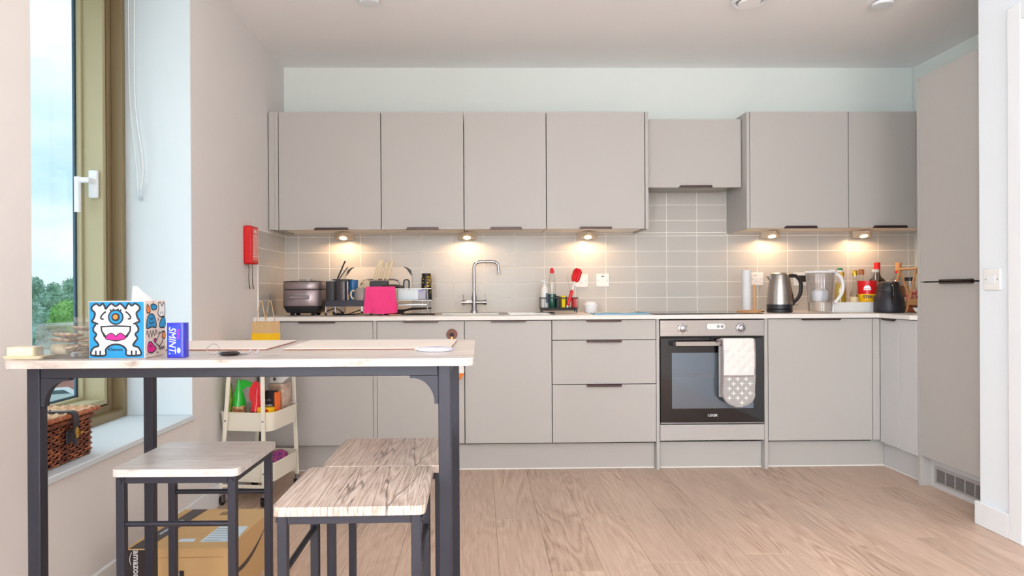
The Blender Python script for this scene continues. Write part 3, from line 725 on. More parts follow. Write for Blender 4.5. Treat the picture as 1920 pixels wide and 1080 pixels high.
gy0, gy1, gz0, gz1 = -1.42, -0.992, 0.026, 0.114
mb = MB(); mb.box(3.622, 3.629, gy0, gy1, gz0, gz0+0.012); mb.box(3.622, 3.629, gy0, gy1, gz1-0.012, gz1); mb.box(3.622, 3.629, gy0, gy0+0.012, gz0+0.012, gz1-0.012); mb.box(3.622, 3.629, gy1-0.012, gy1, gz0+0.012, gz1-0.012)
mb.build('frame', 'grille_grey', g, world=True, smooth=False)
B(3.6278, 3.6285, gy0+0.012, gy1-0.012, gz0+0.012, gz1-0.012).build('backing', 'gap', g, world=True, smooth=False)
for k in range(9):
    z = gz0+0.016+k*0.0068
    B(3.6225, 3.6275, gy0+0.012, gy1-0.012, z, z+0.0024).build('slat', 'grille_grey', g, world=True, smooth=False)
for k in range(1, 6): B(3.6218, 3.6270, gy1-0.012-k*0.068-0.002, gy1-0.012-k*0.068+0.002, gz0+0.012, gz1-0.012).build('divider', 'grille_grey', g, world=True, smooth=False)
# ------------------------------------------------------------------ oven
OY = -0.600
t = thing('built_in_oven', 'stainless and black glass built-in oven with a bar handle', 'oven', (2.605, -0.3, 0.26))
B(2.310, 2.900, -0.575, -0.03, 0.262, 0.857).build('body', 'steel', t, world=True, smooth=False)
cp = B(2.3065, 2.9045, OY, -0.5755, 0.7655, 0.8575).build('control_panel', 'brushed', t, world=True, bevel=0.0015, smooth=False)
for x in (2.435, 2.770):
    k = MB().lathe([(0.022, 0), (0.0225, 0.003), (0.017, 0.005), (0.0165, 0.022), (0.013, 0.024), (0, 0.024)], n=28)
    k.v = [(x+p[0], OY-p[2], 0.8105+p[1]) for p in k.v]; k.build('knob', 'chrome', cp, world=True)
    mk = MB()
    for a in range(0, 360, 60 if x < 2.5 else 30):
        q = math.radians(a+90); mk.box(x+0.030*math.cos(q)-0.0022, x+0.030*math.cos(q)+0.0022, OY-0.0004, OY, 0.8105+0.030*math.sin(q)-0.0022, 0.8105+0.030*math.sin(q)+0.0022)
    mk.build('dial_marks', 'rubber', cp, world=True, smooth=False)
B(2.312, 2.899, -0.590, -0.5755, 0.7555, 0.765).build('vent_gap', 'gap', t, world=True, smooth=False)
dr = B(2.3075, 2.9035, OY, -0.5755, 0.2725, 0.7545).build('door', 'black_gloss', t, world=True, bevel=0.002, smooth=False)
B(2.3720, 2.8400, OY-0.0012, OY-0.0002, 0.352, 0.671).build('window', 'oven_glass', dr, world=True, smooth=False)
mb = MB(); 
for z in (0.545, 0.53): mb.tube([(2.385, OY-0.002, z), (2.62, OY-0.002, z)], 0.0012, n=6)
mb.build('rack_line', 'wire', dr, world=True)
mb = MB(); mb.box(2.382, 2.828, OY-0.048, OY-0.036, 0.7125, 0.7385)
mb.build('handle', 'steel', dr, world=True, bevel=0.002)
mb = MB(); mb.box(2.366, 2.382, OY-0.047, OY-0.001, 0.712, 0.739); mb.box(2.828, 2.844, OY-0.047, OY-0.001, 0.712, 0.739)
mb.build('handle_bracket', 'black_gloss', dr, world=True, bevel=0.001)
text('lettering', 'LOGIK', 0.019, 'white_gloss', dr, (2.606, OY-0.0006, 0.3115), (1, 0, 0), (0, 0, 1), bold=0.0003)
B(2.3095, 2.9025, -0.590, -0.576, 0.2625, 0.2705).build('lower_trim', 'grey_metal', t, world=True, smooth=False)
tag(B(2.3060, 2.9055, YL-0.004, YL+0.015, 0.168, 0.2575).build('oven_filler_panel', 'cabinet', None, bevel=0.001, smooth=False, loc=(2.6, -0.59, 0.168)), 'low grey panel below the oven door', 'panel')
# white clip thermometer on the control panel
t = thing('oven_timer', 'white oval magnetic timer stuck on the oven control panel', 'timer', (2.622, OY, 0.821))
pl_ = [(-0.052, 0.0)] 
cap = [(0.037+0.0165*math.cos(a), 0.0165*math.sin(a)) for a in [(-PI/2+PI*k/10) for k in range(11)]] + [(-0.046, 0.0165), (-0.052, 0.010), (-0.052, -0.010), (-0.046, -0.0165)]
MB().prism(cap, lambda u, v, d: (u, d, v), -0.012, -0.0002).build('case', 'white_plastic', t, bevel=0.003)
for x in (0.014, 0.036): MB().prism([(x+0.0085*math.cos(2*PI*k/20), 0.0085*math.sin(2*PI*k/20)) for k in range(20)], lambda u, v, d: (u, d, v), -0.0135, -0.0118).build('button', 'grey_metal', t)

# double oven glove folded over the handle: front pocket pad, back pad, quilting
t = thing('oven_glove', 'white quilted double oven glove with grey patterned pocket on the oven handle', 'oven glove', (2.722, OY-0.05, 0.745))
GX, GW, GT, GB = 2.7305, 0.090, 0.752, 0.372
def glove_pt(u, v, dy):        # u -1..1, v 0(top)..1(bottom)
    w = GW*(1.0-0.10*max(0, v-0.75)/0.25*0) 
    x = GX + u*w + 0.004*math.sin(v*5)
    if v > 0.80: x = GX + u*w*math.sqrt(max(0.0, 1-((v-0.80)/0.205)**2))
    z = GT-(GT-GB)*v
    return x, z
def glove_layer(v0, v1, y0, thick, quilt, name, m, xoff=0.0):
    nu, nv = 28, 60; vs = []; fs = []
    for j in range(nv+1):
        v = v0+(v1-v0)*j/nv
        for i in range(nu+1):
            u = -1+2*i/nu; x, z = glove_pt(u, v, 0)
            e = (1-abs(u)**4); q = quilt*abs(math.sin((x-z)*52))*abs(math.sin((x+z)*52)) if quilt else 0.0
            vs.append((x+xoff, y0-thick*0.5*e-q, z))
    n1 = len(vs)
    for j in range(nv+1):
        v = v0+(v1-v0)*j/nv
        for i in range(nu+1):
            u = -1+2*i/nu; x, z = glove_pt(u, v, 0); vs.append((x+xoff, y0+thick*0.5, z))
    W = nu+1
    for j in range(nv):
        for i in range(nu):
            a = j*W+i; fs.append((a, a+1, a+W+1, a+W)); fs.append((n1+a, n1+a+W, n1+a+W+1, n1+a+1))
    for j in range(nv):
        fs.append((j*W, (j+1)*W, n1+(j+1)*W, n1+j*W)); fs.append((j*W+nu, n1+j*W+nu, n1+(j+1)*W+nu, (j+1)*W+nu))
    for i in range(nu): fs.append((i, n1+i, n1+i+1, i+1)); fs.append((nv*W+i, nv*W+i+1, n1+nv*W+i+1, n1+nv*W+i))
    return MB().add(vs, fs).build(name, m, t, world=True)
glove_layer(0.0, 1.0, OY-0.064, 0.014, 0.005, 'pad', 'quilt')
B(GX-GW+0.004, GX+GW-0.004, OY-0.070, OY-0.022, GT-0.004, GT+0.004).build('fold', 'quilt', t, world=True, bevel=0.003)
B(GX-GW-0.008, GX+GW-0.03, OY-0.030, OY-0.020, 0.42, GT).build('back_pad', 'mitt_grey', t, world=True, bevel=0.004)
pk = glove_layer(0.54, 0.985, OY-0.078, 0.010, 0.0, 'pocket', 'mitt_grey')
# trellis print on the pocket: cross-stars in grid (printed, thin)
pr = MB(); yq = OY-0.0845
fnp = lambda u, v, d: (u, d, v)
for r in range(6):
    for c in range(-2, 4):
        cx_ = GX-0.0 + c*0.047 + (0.0235 if r % 2 else 0) - 0.012; cz_ = GT-(GT-GB)*0.585 - r*0.0265
        star = []
        for k in range(8):
            rad = 0.0175 if k % 2 == 0 else 0.0058
            star.append((cx_+rad*math.cos(PI/4*k), cz_+rad*math.sin(PI/4*k)))
        lim = glove_pt(1, (GT-cz_)/(GT-GB)+0.045, 0)[0]-GX
        if abs(cx_-GX)+0.016 > lim or (GT-cz_)/(GT-GB) > 0.95: continue
        flat(pr, star, fnp, yq)
pr.build('print', 'quilt', pk, world=True, smooth=False)
edge = [glove_pt(-1, v/30, 0) for v in range(0, 31)] + [glove_pt(1, v/30, 0) for v in range(30, -1, -1)]
MB().tube([(x, OY-0.066, z) for x, z in edge], 0.004, n=8).build('binding', 'piping', t, world=True)
e2 = [glove_pt(-1, 0.54, 0), glove_pt(1, 0.54, 0)]
MB().tube([(e2[0][0], OY-0.080, e2[0][1]), (GX, OY-0.086, e2[0][1]), (e2[1][0], OY-0.080, e2[1][1])], 0.004, n=8).build('pocket_binding', 'piping', pk, world=True)
MB().tube([(GX-GW, OY-0.055, GT-0.005), (GX-GW-0.015, OY-0.056, GT-0.001), (GX-GW-0.03, OY-0.056, GT-0.006), (GX-GW-0.028, OY-0.056, GT-0.020), (GX-GW-0.006, OY-0.056, GT-0.022)], 0.004, n=8).build('loop', 'piping', t, world=True)

# hob
t = thing('hob', 'thin black glass hob set on the worktop above the oven', 'hob', (2.6, -0.3, WT))
B(2.285, 2.917, -0.565, -0.07, WT+0.0003, WT+0.0055).build('glass_top', 'black_gloss', t, world=True, bevel=0.0015)
mb = MB()
for x, y, r in ((2.43, -0.43, 0.09), (2.43, -0.19, 0.07), (2.76, -0.43, 0.07), (2.76, -0.19, 0.09)):
    ribbon(mb, [(x+r*math.cos(2*PI*k/36), y+r*math.sin(2*PI*k/36)) for k in range(36)], 0.002, lambda u, v, d: (u, v, d), WT+0.0058, True)
mb.build('zone_rings', 'grey_metal', t, world=True, smooth=False)

# sink with bowl and drainer
t = thing('kitchen_sink', 'stainless inset sink with a drainer behind the tap', 'sink', (1.35, -0.3, WT))
mb = MB(); z0 = WT+0.0004; z1 = WT+0.0035
mb.box(0.99, sx0+0.004, -0.54, -0.06, z0, z1); mb.box(sx1-0.004, 1.72, -0.54, -0.06, z0, z1); mb.box(sx0+0.004, sx1-0.004, -0.54, sy0+0.004, z0, z1); mb.box(sx0+0.004, sx1-0.004, sy1-0.004, -0.06, z0, z1)
mb.build('rim', 'steel', t, world=True, bevel=0.001, smooth=False)
mb = MB(); b0 = 0.735
mb.box(sx0+0.002, sx0+0.004, sy0+0.002, sy1-0.002, b0, z0+0.001); mb.box(sx1-0.004, sx1-0.002, sy0+0.002, sy1-0.002, b0, z0+0.001); mb.box(sx0+0.004, sx1-0.004, sy0+0.002, sy0+0.004, b0, z0+0.001); mb.box(sx0+0.004, sx1-0.004, sy1-0.004, sy1-0.002, b0, z0+0.001); mb.box(sx0+0.002, sx1-0.002, sy0+0.002, sy1-0.002, b0-0.002, b0)
mb.build('bowl', 'steel', t, world=True, smooth=False)
mb = MB()
for k in range(7): mb.box(1.45, 1.69, -0.50+k*0.055, -0.495+k*0.055, z1, z1+0.0025)
mb.build('drainer_ribs', 'steel', t, world=True, smooth=False)

# mixer tap
t = thing('kitchen_tap', 'chrome swan-neck mixer tap with two lever handles', 'tap', (1.2386, -0.10, z1))
MB().lathe([(0.024, 0), (0.024, 0.010), (0.017, 0.022), (0.0165, 0.105), (0.012, 0.118), (0.012, 0.13)], n=24).build('body', 'chrome', t)
sp = [(0, 0, 0.12), (0, 0, 0.27), (0.0, 0, 0.295), (0.010, 0, 0.315), (0.030, 0, 0.325), (0.06, 0, 0.327), (0.115, 0, 0.327), (0.140, 0, 0.322), (0.155, 0, 0.305), (0.158, 0, 0.285), (0.162, 0, 0.243)]
MB().tube(spline(sp, False, 5), 0.0095, n=14).build('spout', 'chrome', t)
MB().tube([(-0.072, 0, 0.066), (0.072, 0, 0.066)], 0.0125, n=18).build('valve_bar', 'chrome', t)
for s_ in (-1, 1):
    h = MB().tube([(s_*0.058, 0, 0.066), (s_*0.079, 0, 0.066)], 0.0165, n=18); h.tube([(s_*0.068, 0, 0.078), (s_*0.069, 0, 0.118)], 0.0035, n=8); h.build('lever', 'chrome', t)

# electrical plates on the tiles
def plate(x, z, lab, kind):
    t = thing('wall_socket' if kind == 'socket' else 'switch_plate', lab, 'socket' if kind == 'socket' else 'switch', (x, -0.0045, z))
    p = B(-0.043, 0.043, -0.009, 0, -0.043, 0.043).build('plate', 'white_plastic', t, bevel=0.003)
    B(-0.010, 0.010, -0.0125, -0.009, -0.012, 0.014).build('rocker', 'white_gloss', t, bevel=0.001)
    for s_ in (-1, 1): MB().cyl((s_*0.030, -0.0095, 0), (s_*0.030, -0.0088, 0), 0.003, n=10).build('screw', 'grey_metal', t)
    if kind == 'red': B(-0.008, 0.008, -0.0096, -0.0088, 0.022, 0.029).build('indicator', mat('dark_red', (120, 30, 40), 0.3), t, smooth=False)
    if kind == 'socket': 
        mb = MB()
        for x_, z_ in ((-0.020, 0.024), (-0.006, 0.024)): mb.box(x_-0.004, x_+0.004, -0.0096, -0.0088, z_-0.002, z_+0.002)
        mb.build('neon_marks', mat('dark_red2', (120, 60, 60), 0.4), t, smooth=False)
plate(1.944, 1.095, 'white fused switch behind the red brush', 'switch')
plate(2.085, 1.098, 'white switch with a red mark right of the red brush', 'red')
plate(3.106, 1.100, 'white socket behind the paper towel roll', 'socket')
plate(3.395, 1.098, 'white socket partly hidden behind kettle and jug', 'socket')
t = thing('wall_switch', 'white fused switch on the right wall end beside the tall unit', 'switch', (sx, -1.616, 1.068))
B(-0.009, 0, -0.046, 0.046, -0.046, 0.046).build('plate', 'white_plastic', t, bevel=0.003)
B(-0.0115, -0.009, -0.020, 0.022, -0.018, 0.018).build('rocker', 'white_gloss', t, bevel=0.001)
for s_ in (-1, 1): MB().cyl((-0.0096, s_*0.033, 0), (-0.0088, s_*0.033, 0), 0.003, n=10).build('screw', 'grey_metal', t)

# fire blanket on left wall
t = thing('fire_blanket', 'red fire blanket box on the left wall with two black pull straps', 'fire blanket', (0, -0.715, 1.184))
MB().box(0.0005, 0.046, -0.057, 0.057, 0, 0.208).build('case', 'red_box', t, bevel=0.008)
lb = B(0.046, 0.0468, -0.040, 0.047, 0.022, 0.196).build('label_panel', mat('label_red', (236, 96, 84), 0.3), t, smooth=False)
for k, (s_, h) in enumerate((('FIRE', 0.028), ('BLANKET', 0.0155))): text('lettering', s_, h, 'white_gloss', lb, (0.0472, 0.003, 0.176-k*0.022), (0, 1, 0), (0, 0, 1), world=False)
mb = MB(); rr = random.Random(5)
for k in range(11):
    z = 0.140-k*0.010; x0_ = -0.034; 
    while x0_ < 0.036:
        l = rr.uniform(0.006, 0.018); mb.box(0.0468, 0.0471, x0_, min(0.042, x0_+l), z, z+0.004); x0_ += l+0.004
mb.build('small_print', 'white_gloss', lb, smooth=False)
for y_ in (-0.040, 0.018):
    MB().tube([(0.022, y_, 0.001), (0.026, y_-0.002, -0.03), (0.022, y_+0.002, -0.07), (0.025, y_, -0.112), (0.028, y_+0.002, -0.135)], [0.003, 0.003, 0.003, 0.004, 0.006], n=6, flat=0.5).build('strap', 'rubber', t)

# ------------------------------------------------------------------ left end of the worktop
# rice cooker
t = thing('rice_cooker', 'silver-mauve rice cooker with black base in the left corner', 'rice cooker', (0.212, -0.30, WT))
MB().lathe([(0.092, 0.016), (0.104, 0.020), (0.120, 0.052), (0.121, 0.058)], n=48, sq=0.25).build('base', 'black_plastic', t)
MB().lathe([(0.121, 0.0585), (0.122, 0.062), (0.122, 0.150), (0.1205, 0.153)], n=48, sq=0.25).build('body', 'cooker', t)
MB().lathe([(0.117, 0.1535), (0.117, 0.158)], n=48, sq=0.25).build('seam', 'rubber', t)
MB().lathe([(0.121, 0.1585), (0.122, 0.162), (0.121, 0.196), (0.118, 0.202)], n=48, sq=0.25).build('lid', 'cooker', t)
MB().lathe([(0.1185, 0.2025), (0.117, 0.207), (0.09, 0.211), (0.0, 0.212)], n=48, sq=0.25).build('lid_top', 'black_gloss', t)
MB().rbox(-0.03, 0.04, -0.04, 0.03, 0.212, 0.218, 0.01).build('steam_vent', 'grey_metal', t, bevel=0.002)
hn = B(-0.062, 0.052, -0.132, -0.118, 0.100, 0.121).build('handle', 'grey_metal', t, bevel=0.004)
B(-0.056, 0.046, -0.1332, -0.1318, 0.104, 0.117).build('handle_recess', 'cooker', hn, bevel=0.0005)
for x, y in ((-0.062, -0.062), (0.062, -0.062), (-0.062, 0.062), (0.062, 0.062)): MB().lathe([(0.012, 0.0), (0.017, 0.022)], (x, y, 0), n=12).build('foot', 'black_plastic', t)

# dish rack: black tray on metal legs at the left, chromed wire frame at the right
RT = 0.9745
t = thing('dish_rack', 'black and chrome dish drying rack with a raised tray', 'dish rack', (0.68, -0.30, WT))
mb = MB(); mb.box(0.366, 0.672, -0.42, -0.17, 0.970, RT); mb.box(0.366, 0.672, -0.424, -0.418, 0.943, 0.979); mb.box(0.366, 0.672, -0.17, -0.164, 0.943, 0.979); mb.box(0.360, 0.367, -0.424, -0.164, 0.943, 0.979); mb.box(0.671, 0.677, -0.424, -0.164, 0.943, 0.979)
mb.build('tray', 'table_metal', t, world=True, smooth=False)
for x, y in ((0.357, -0.400), (0.413, -0.400), (0.357, -0.18), (0.413, -0.18)):
    lg = MB().tube([(x, y, 0.943), (x, y, 0.907)], 0.0045, n=8).build('leg', 'wire', t, world=True)
    MB().lathe([(0.007, 0), (0.006, 0.017)], (x, y, WT+0.0005), n=10).build('foot', 'rubber', lg, world=True)
mb = MB(); mb.box(0.568, 0.580, -0.408, -0.396, 0.905, 0.943); mb.box(0.568, 0.66, -0.408, -0.396, 0.905, 0.914); mb.box(0.59, 0.597, -0.404, -0.398, 0.914, 0.93)
lg = mb.build('leg', 'wire', t, world=True, smooth=False); MB().box(0.62, 0.634, -0.409, -0.395, WT+0.0005, 0.905).build('foot', 'rubber', lg, world=True)
mb = MB()
RX0, RX1 = 0.680, 0.985
for z in (0.978, 1.047):
    mb.tube([(RX0, -0.40, z), (RX1, -0.40, z), (RX1, -0.16, z), (RX0, -0.16, z)], 0.0022, n=6, closed=True)
mb.tube([(RX0, -0.40, 0.950), (0.962, -0.40, 0.950), (0.962, -0.16, 0.950), (RX0, -0.16, 0.950)], 0.0028, n=6, closed=True)
for k in range(14): y_ = -0.39+k*0.017; mb.tube([(RX0, y_, 0.978), (RX1, y_, 0.978)], 0.0014, n=5)
mb.build('wire_frame', 'wire', t, world=True)
for x, y in ((0.962, -0.40), (0.962, -0.16), (0.70, -0.16), (0.70, -0.40)): MB().tube([(x, y, WT+0.0005), (x, y, 1.047)], 0.0034, n=8).build('post', 'wire', t, world=True)
MB().tube([(0.53, -0.20, 1.07), (0.545, -0.20, 1.098), (0.57, -0.20, 1.106), (0.74, -0.20, 1.106), (0.765, -0.20, 1.098), (0.775, -0.20, 1.08), (0.775, -0.20, 1.047)], 0.0055, n=8).build('top_rail', 'wire', t, world=True)
# cutlery block held in the rack, with its knives
t = thing('knife_holder', 'black knife holder hooked in the dish rack behind the pink towel', 'knife holder', (0.66, -0.25, RT+0.004))
B(-0.060, 0.050, -0.035, 0.035, 0.0045, 0.118).build('box', 'black_plastic', t, bevel=0.004)
for k, (x, ex, zt) in enumerate(((0.622, 0.660, 1.228), (0.636, 0.676, 1.230), (0.676, 0.703, 1.212), (0.700, 0.736, 1.226))):
    kk = thing('kitchen_knife', ['cream-handled knife leftmost in the black holder', 'cream-handled knife second from the left in the holder', 'shorter cream-handled knife third in the holder', 'cream-handled knife furthest right in the holder'][k], 'knife', (x, -0.25+0.008*(k % 2), 1.098), 0, 'cream knives in the dish rack')
    dx, dz = ex-x, zt-1.098
    MB().tube([(0, 0, 0.003), (dx*0.3, 0, dz*0.3), (dx*0.7, 0, dz*0.7), (dx, 0, dz)], [0.0085, 0.0105, 0.012, 0.0095], n=8, flat=0.9).build('handle', 'cream', kk)
    MB().tube([(0, 0, 0.002), (dx*0.05, 0, dz*0.05)], 0.010, n=8).build('bolster', 'grey_metal', kk)
# chopping board leaning on the tiles
t = thing('chopping_board', 'large cream chopping board with black corner grips leaning on the tiles', 'chopping board', (0.62, -0.045, WT+0.0005))
def bfn(u, v, d): return (0.2125+u-0.2125, -d-0.0 + (v/0.3)*0.028, v)
W2, H2 = 0.2125, 0.302
ol = [(-W2, 0.0), (W2, 0.0), (W2+0.002, H2-0.12)] + [(W2-0.045+0.045*math.cos(a), H2-0.062+0.062*math.sin(a)) for a in [PI/2*k/8 for k in range(9)]] + [(-W2+0.045+0.045*math.cos(a), H2-0.062+0.062*math.sin(a)) for a in [PI/2+PI/2*k/8 for k in range(9)]] + [(-W2-0.002, H2-0.12)]
MB().prism(ol, bfn, 0, 0.009).build('board', mat('board_cream', (232, 222, 208), 0.5), t, bevel=0.001)
for s_ in (-1, 1):
    g_ = [(s_*(W2-0.055), H2+0.0005), (s_*(W2-0.030), H2-0.004), (s_*(W2-0.008), H2-0.022), (s_*(W2+0.002), H2-0.060), (s_*(W2-0.012), H2-0.045), (s_*(W2-0.032), H2-0.016)]
    MB().prism(g_, bfn, -0.001, 0.0105).build('corner_grip', 'black_plastic', t)
    sl = [(s_*(W2-0.034)+0.017*math.cos(a), H2-0.100+0.017*math.sin(a)) for a in [PI*k/10 for k in range(11)]]
    pth = [(sl[0][0], H2-0.175)]+sl+[(sl[-1][0], H2-0.175)]
    m_ = MB(); m_.tube([bfn(u, v, 0.010) for u, v in pth], 0.0045, n=8, closed=True); m_.build('grip_loop', 'black_plastic', t)
    MB().prism([(u*1.0, v) for u, v in pth], bfn, 0.0092, 0.0098).build('grip_opening', 'tile', t)
# things on the tray
def cyl_thing(name, lab, cat, x, y, z, parts, grp=None):
    t = thing(name, lab, cat, (x, y, z), 0, grp)
    for nm, prof, m, *o in parts:
        MB().lathe(prof, n=o[0] if o else 24).build(nm, m, t)
    return t
t = thing('storage_canister', 'dark square canister with a pale rim on the rack tray', 'canister', (0.386, -0.385, RT+0.0005))
MB().rbox(-0.026, 0.026, -0.026, 0.026, 0, 0.118, 0.008).build('body', 'black_plastic', t, bevel=0.002)
MB().rbox(-0.0262, 0.0262, -0.0262, 0.0262, 0.1185, 0.124, 0.008).build('rim', 'mitt_grey', t)
t = thing('utensil_jar', 'dark glass jar with a black lid and two black sticks', 'jar', (0.438, -0.34, RT+0.0005))
MB().rbox(-0.029, 0.029, -0.029, 0.029, 0, 0.118, 0.006).build('jar', mat('smoke', (70, 60, 62), 0.15), t, bevel=0.002)
MB().rbox(-0.047, 0.047, -0.035, 0.035, 0.1185, 0.132, 0.006).build('lid', 'black_plastic', t, bevel=0.003)
MB().tube([(-0.024, 0, 0.132), (0.024, 0, 0.242)], 0.0045, n=8).build('stick', 'rubber', t)
MB().tube([(-0.016, 0.01, 0.132), (0.037, 0.01, 0.205)], 0.003, n=8).build('stick', 'rubber', t)
cyl_thing('drinks_tumbler', 'translucent blue tumbler on the rack tray', 'tumbler', 0.494, -0.262, RT+0.0005, [('cup', [(0.024, 0), (0.031, 0.115), (0.032, 0.128), (0.029, 0.128), (0.028, 0.120), (0.0, 0.118)], 'blue_tumbler')])
t = thing('mug', 'grey ribbed mug upside down on the rack tray', 'mug', (0.565, -0.35, RT+0.0005))
MB().lathe([(0.047, 0.0), (0.049, 0.02), (0.045, 0.06), (0.034, 0.078), (0.024, 0.081), (0, 0.081)], n=32).build('cup', 'grey_mug', t)
MB().tube(spline([(-0.042, 0, 0.062), (-0.062, 0, 0.058), (-0.068, 0, 0.038), (-0.060, 0, 0.016), (-0.046, 0, 0.014)], False, 4), 0.0055, n=8).build('handle', 'cream', t)
t = thing('cream_cup', 'cream cup lying behind the grey mug with its loop handle up', 'cup', (0.552, -0.222, RT+0.0005))
MB().lathe([(0.022, 0.0), (0.034, 0.03), (0.040, 0.084), (0.037, 0.088), (0, 0.086)], n=28).build('cup', 'cream', t)
for x in (-0.012, 0.022):
    MB().tube([(x+0.018*math.cos(a), -0.035, 0.103+0.024*math.sin(a)) for a in [2*PI*k/16 for k in range(16)]], 0.0038, n=6, closed=True).build('handle', 'cream', t)
# pink towel over the front of the rack
t = thing('hand_towel', 'bright pink microfibre cloth hanging over the dish rack', 'cloth', (0.688, -0.42, 1.04))
vs = []; fs = []; nu, nv = 24, 28
for j in range(nv+1):
    v = j/nv
    for i in range(nu+1):
        u = i/nu
        x0_ = 0.600-0.012*v; x1_ = 0.770+0.018*v
        x = x0_+(x1_-x0_)*u; z = 1.060-0.152*v-0.010*math.sin(u*PI*0.9)*v - 0.004*(u < 0.1)
        y = -0.430-0.010*math.sin(v*2.2)-0.012*max(0, math.sin((u*1.3-v*0.35)*7.0))*v
        vs.append((x, y, z))
for k in range(2):
    off = len(vs) if k else 0
W = nu+1
back = [(p[0], p[1]+0.010, p[2]+0.001) for p in vs]
n1 = len(vs); vs2 = vs+back
for j in range(nv):
    for i in range(nu):
        a = j*W+i; fs.append((a, a+1, a+W+1, a+W)); fs.append((n1+a, n1+a+W, n1+a+W+1, n1+a+1))
for j in range(nv): fs.append((j*W, (j+1)*W, n1+(j+1)*W, n1+j*W)); fs.append((j*W+nu, n1+j*W+nu, n1+(j+1)*W+nu, (j+1)*W+nu))
for i in range(nu): fs.append((i, n1+i, n1+i+1, i+1)); fs.append((nv*W+i, nv*W+i+1, n1+nv*W+i+1, n1+nv*W+i))
MB().add(vs2, fs).build('front_fall', 'pink', t, world=True)
MB().prism([(0.748, 1.055), (0.772, 1.045), (0.789, 0.915), (0.745, 0.905), (0.735, 0.92)], lambda u, v, d: (u, d, v), -0.424, -0.416).build('side_fold', 'pink', t, world=True, bevel=0.003)
B(0.602, 0.768, -0.42, -0.36, 1.052, 1.060).build('top_fold', 'pink', t, world=True, bevel=0.003)
# dark pan lid and white tub
cyl_thing('pan_lid', 'dark pan lid lying in the rack behind the pink cloth', 'lid', 0.735, -0.265, 1.0495, [('lid', [(0.070, 0.0), (0.072, 0.004), (0.066, 0.018), (0.02, 0.026), (0, 0.026)], 'black_plastic', 36)])
t = thing('food_tub', 'pale rectangular plastic tub in the wire rack', 'tub', (0.856, -0.31, 0.9805))
MB().rbox(-0.080, 0.080, -0.045, 0.045, 0.0, 0.060, 0.008, taper=0.96).build('tub', mat('ice_white', (224, 236, 240), 0.25), t, bevel=0.002)
MB().rbox(-0.083, 0.083, -0.048, 0.048, 0.0605, 0.066, 0.008).build('lid', 'clear_plastic', t, bevel=0.001)
# black takeaway cup, upside down, with gold dots and lettering
t = thing('coffee_tumbler', 'black tumbler with gold dots and yellow lettering standing in the rack', 'tumbler', (0.944, -0.235, 0.9805))
cb = MB().lathe([(0.0365, 0), (0.036, 0.004), (0.0300, 0.158), (0.028, 0.162), (0, 0.162)], n=32).build('cup', 'black_gloss', t)
rr = random.Random(2); ddm = MB()
for k in range(22):
    a = rr.choice([-2.55, -2.15, -1.75, -0.75, -0.45])+rr.uniform(-0.05, 0.05); z = rr.uniform(0.01, 0.15); r = 0.0368-0.0065*z/0.158+0.0005
    ddm.sphere((r*math.cos(a), r*math.sin(a), z), 0.0042, 6, (1, 1, 1))
ddm.build('gold_dots', 'gold', cb)
for k, ch in enumerate('STARB'):
    z = 0.139-k*0.0185; a = -1.22; r = 0.0368-0.0065*z/0.158+0.0012
    text('lettering', ch, 0.021, 'yellow', cb, (r*math.cos(a), r*math.sin(a), z), (0, 0, -1), (-math.sin(a)*1, math.cos(a), 0) if 0 else (math.sin(-a), math.cos(a), 0), world=False, bold=0.0004)
t = thing('small_packet', 'small clear packet with a blue stripe in front of the black tumbler', 'packet', (0.925, -0.345, 0.9805))
B(-0.022, 0.024, -0.012, 0.012, 0, 0.060).build('packet', mat('packet_grey', (176, 170, 188), 0.3), t, bevel=0.003); B(-0.020, 0.010, -0.0128, -0.0120, 0.048, 0.055).build('stripe', 'blue_foil', t, smooth=False)
# pan handles under the rack
t = thing('frying_pan', 'dark frying pan under the rack with its handle pointing right', 'pan', (0.74, -0.29, WT+0.0005))
MB().lathe([(0.060, 0.0), (0.085, 0.004), (0.100, 0.030), (0.097, 0.030), (0.083, 0.008), (0, 0.006)], n=36, sx=0.8).build('pan', 'black_plastic', t)
MB().tube([(0.072, -0.03, 0.026), (0.13, -0.05, 0.036), (0.245, -0.075, 0.040)], [0.008, 0.011, 0.006], n=8, flat=0.7).build('handle', 'rubber', t)
t = thing('wooden_spatula', 'long black-handled spatula lying on the worktop under the rack', 'spatula', (0.86, -0.445, WT+0.001))
MB().tube([(-0.05, 0, 0.006), (0.03, 0, 0.007), (0.15, 0, 0.006)], [0.005, 0.008, 0.006], n=8, flat=0.7).build('handle', 'rubber', t)
MB().tube([(-0.12, 0.0, 0.004), (-0.05, 0, 0.005)], [0.012, 0.006], n=8, flat=0.3).build('blade', 'wood_light', t)
tag(MB().tube(spline([(0.33, -0.30, 0.905), (0.40, -0.35, 0.93), (0.44, -0.34, 0.905), (0.39, -0.33, 0.894), (0.47, -0.35, 0.894), (0.56, -0.36, 0.92), (0.58, -0.35, 0.905), (0.50, -0.34, 0.894), (0.41, -0.30, 0.894), (0.38, -0.2, 0.894)], False, 6), 0.0032, n=6).build('power_cable', 'rubber', None, loc=(0.45, -0.33, WT)), 'black power cable coiled under the raised rack tray', 'cable')

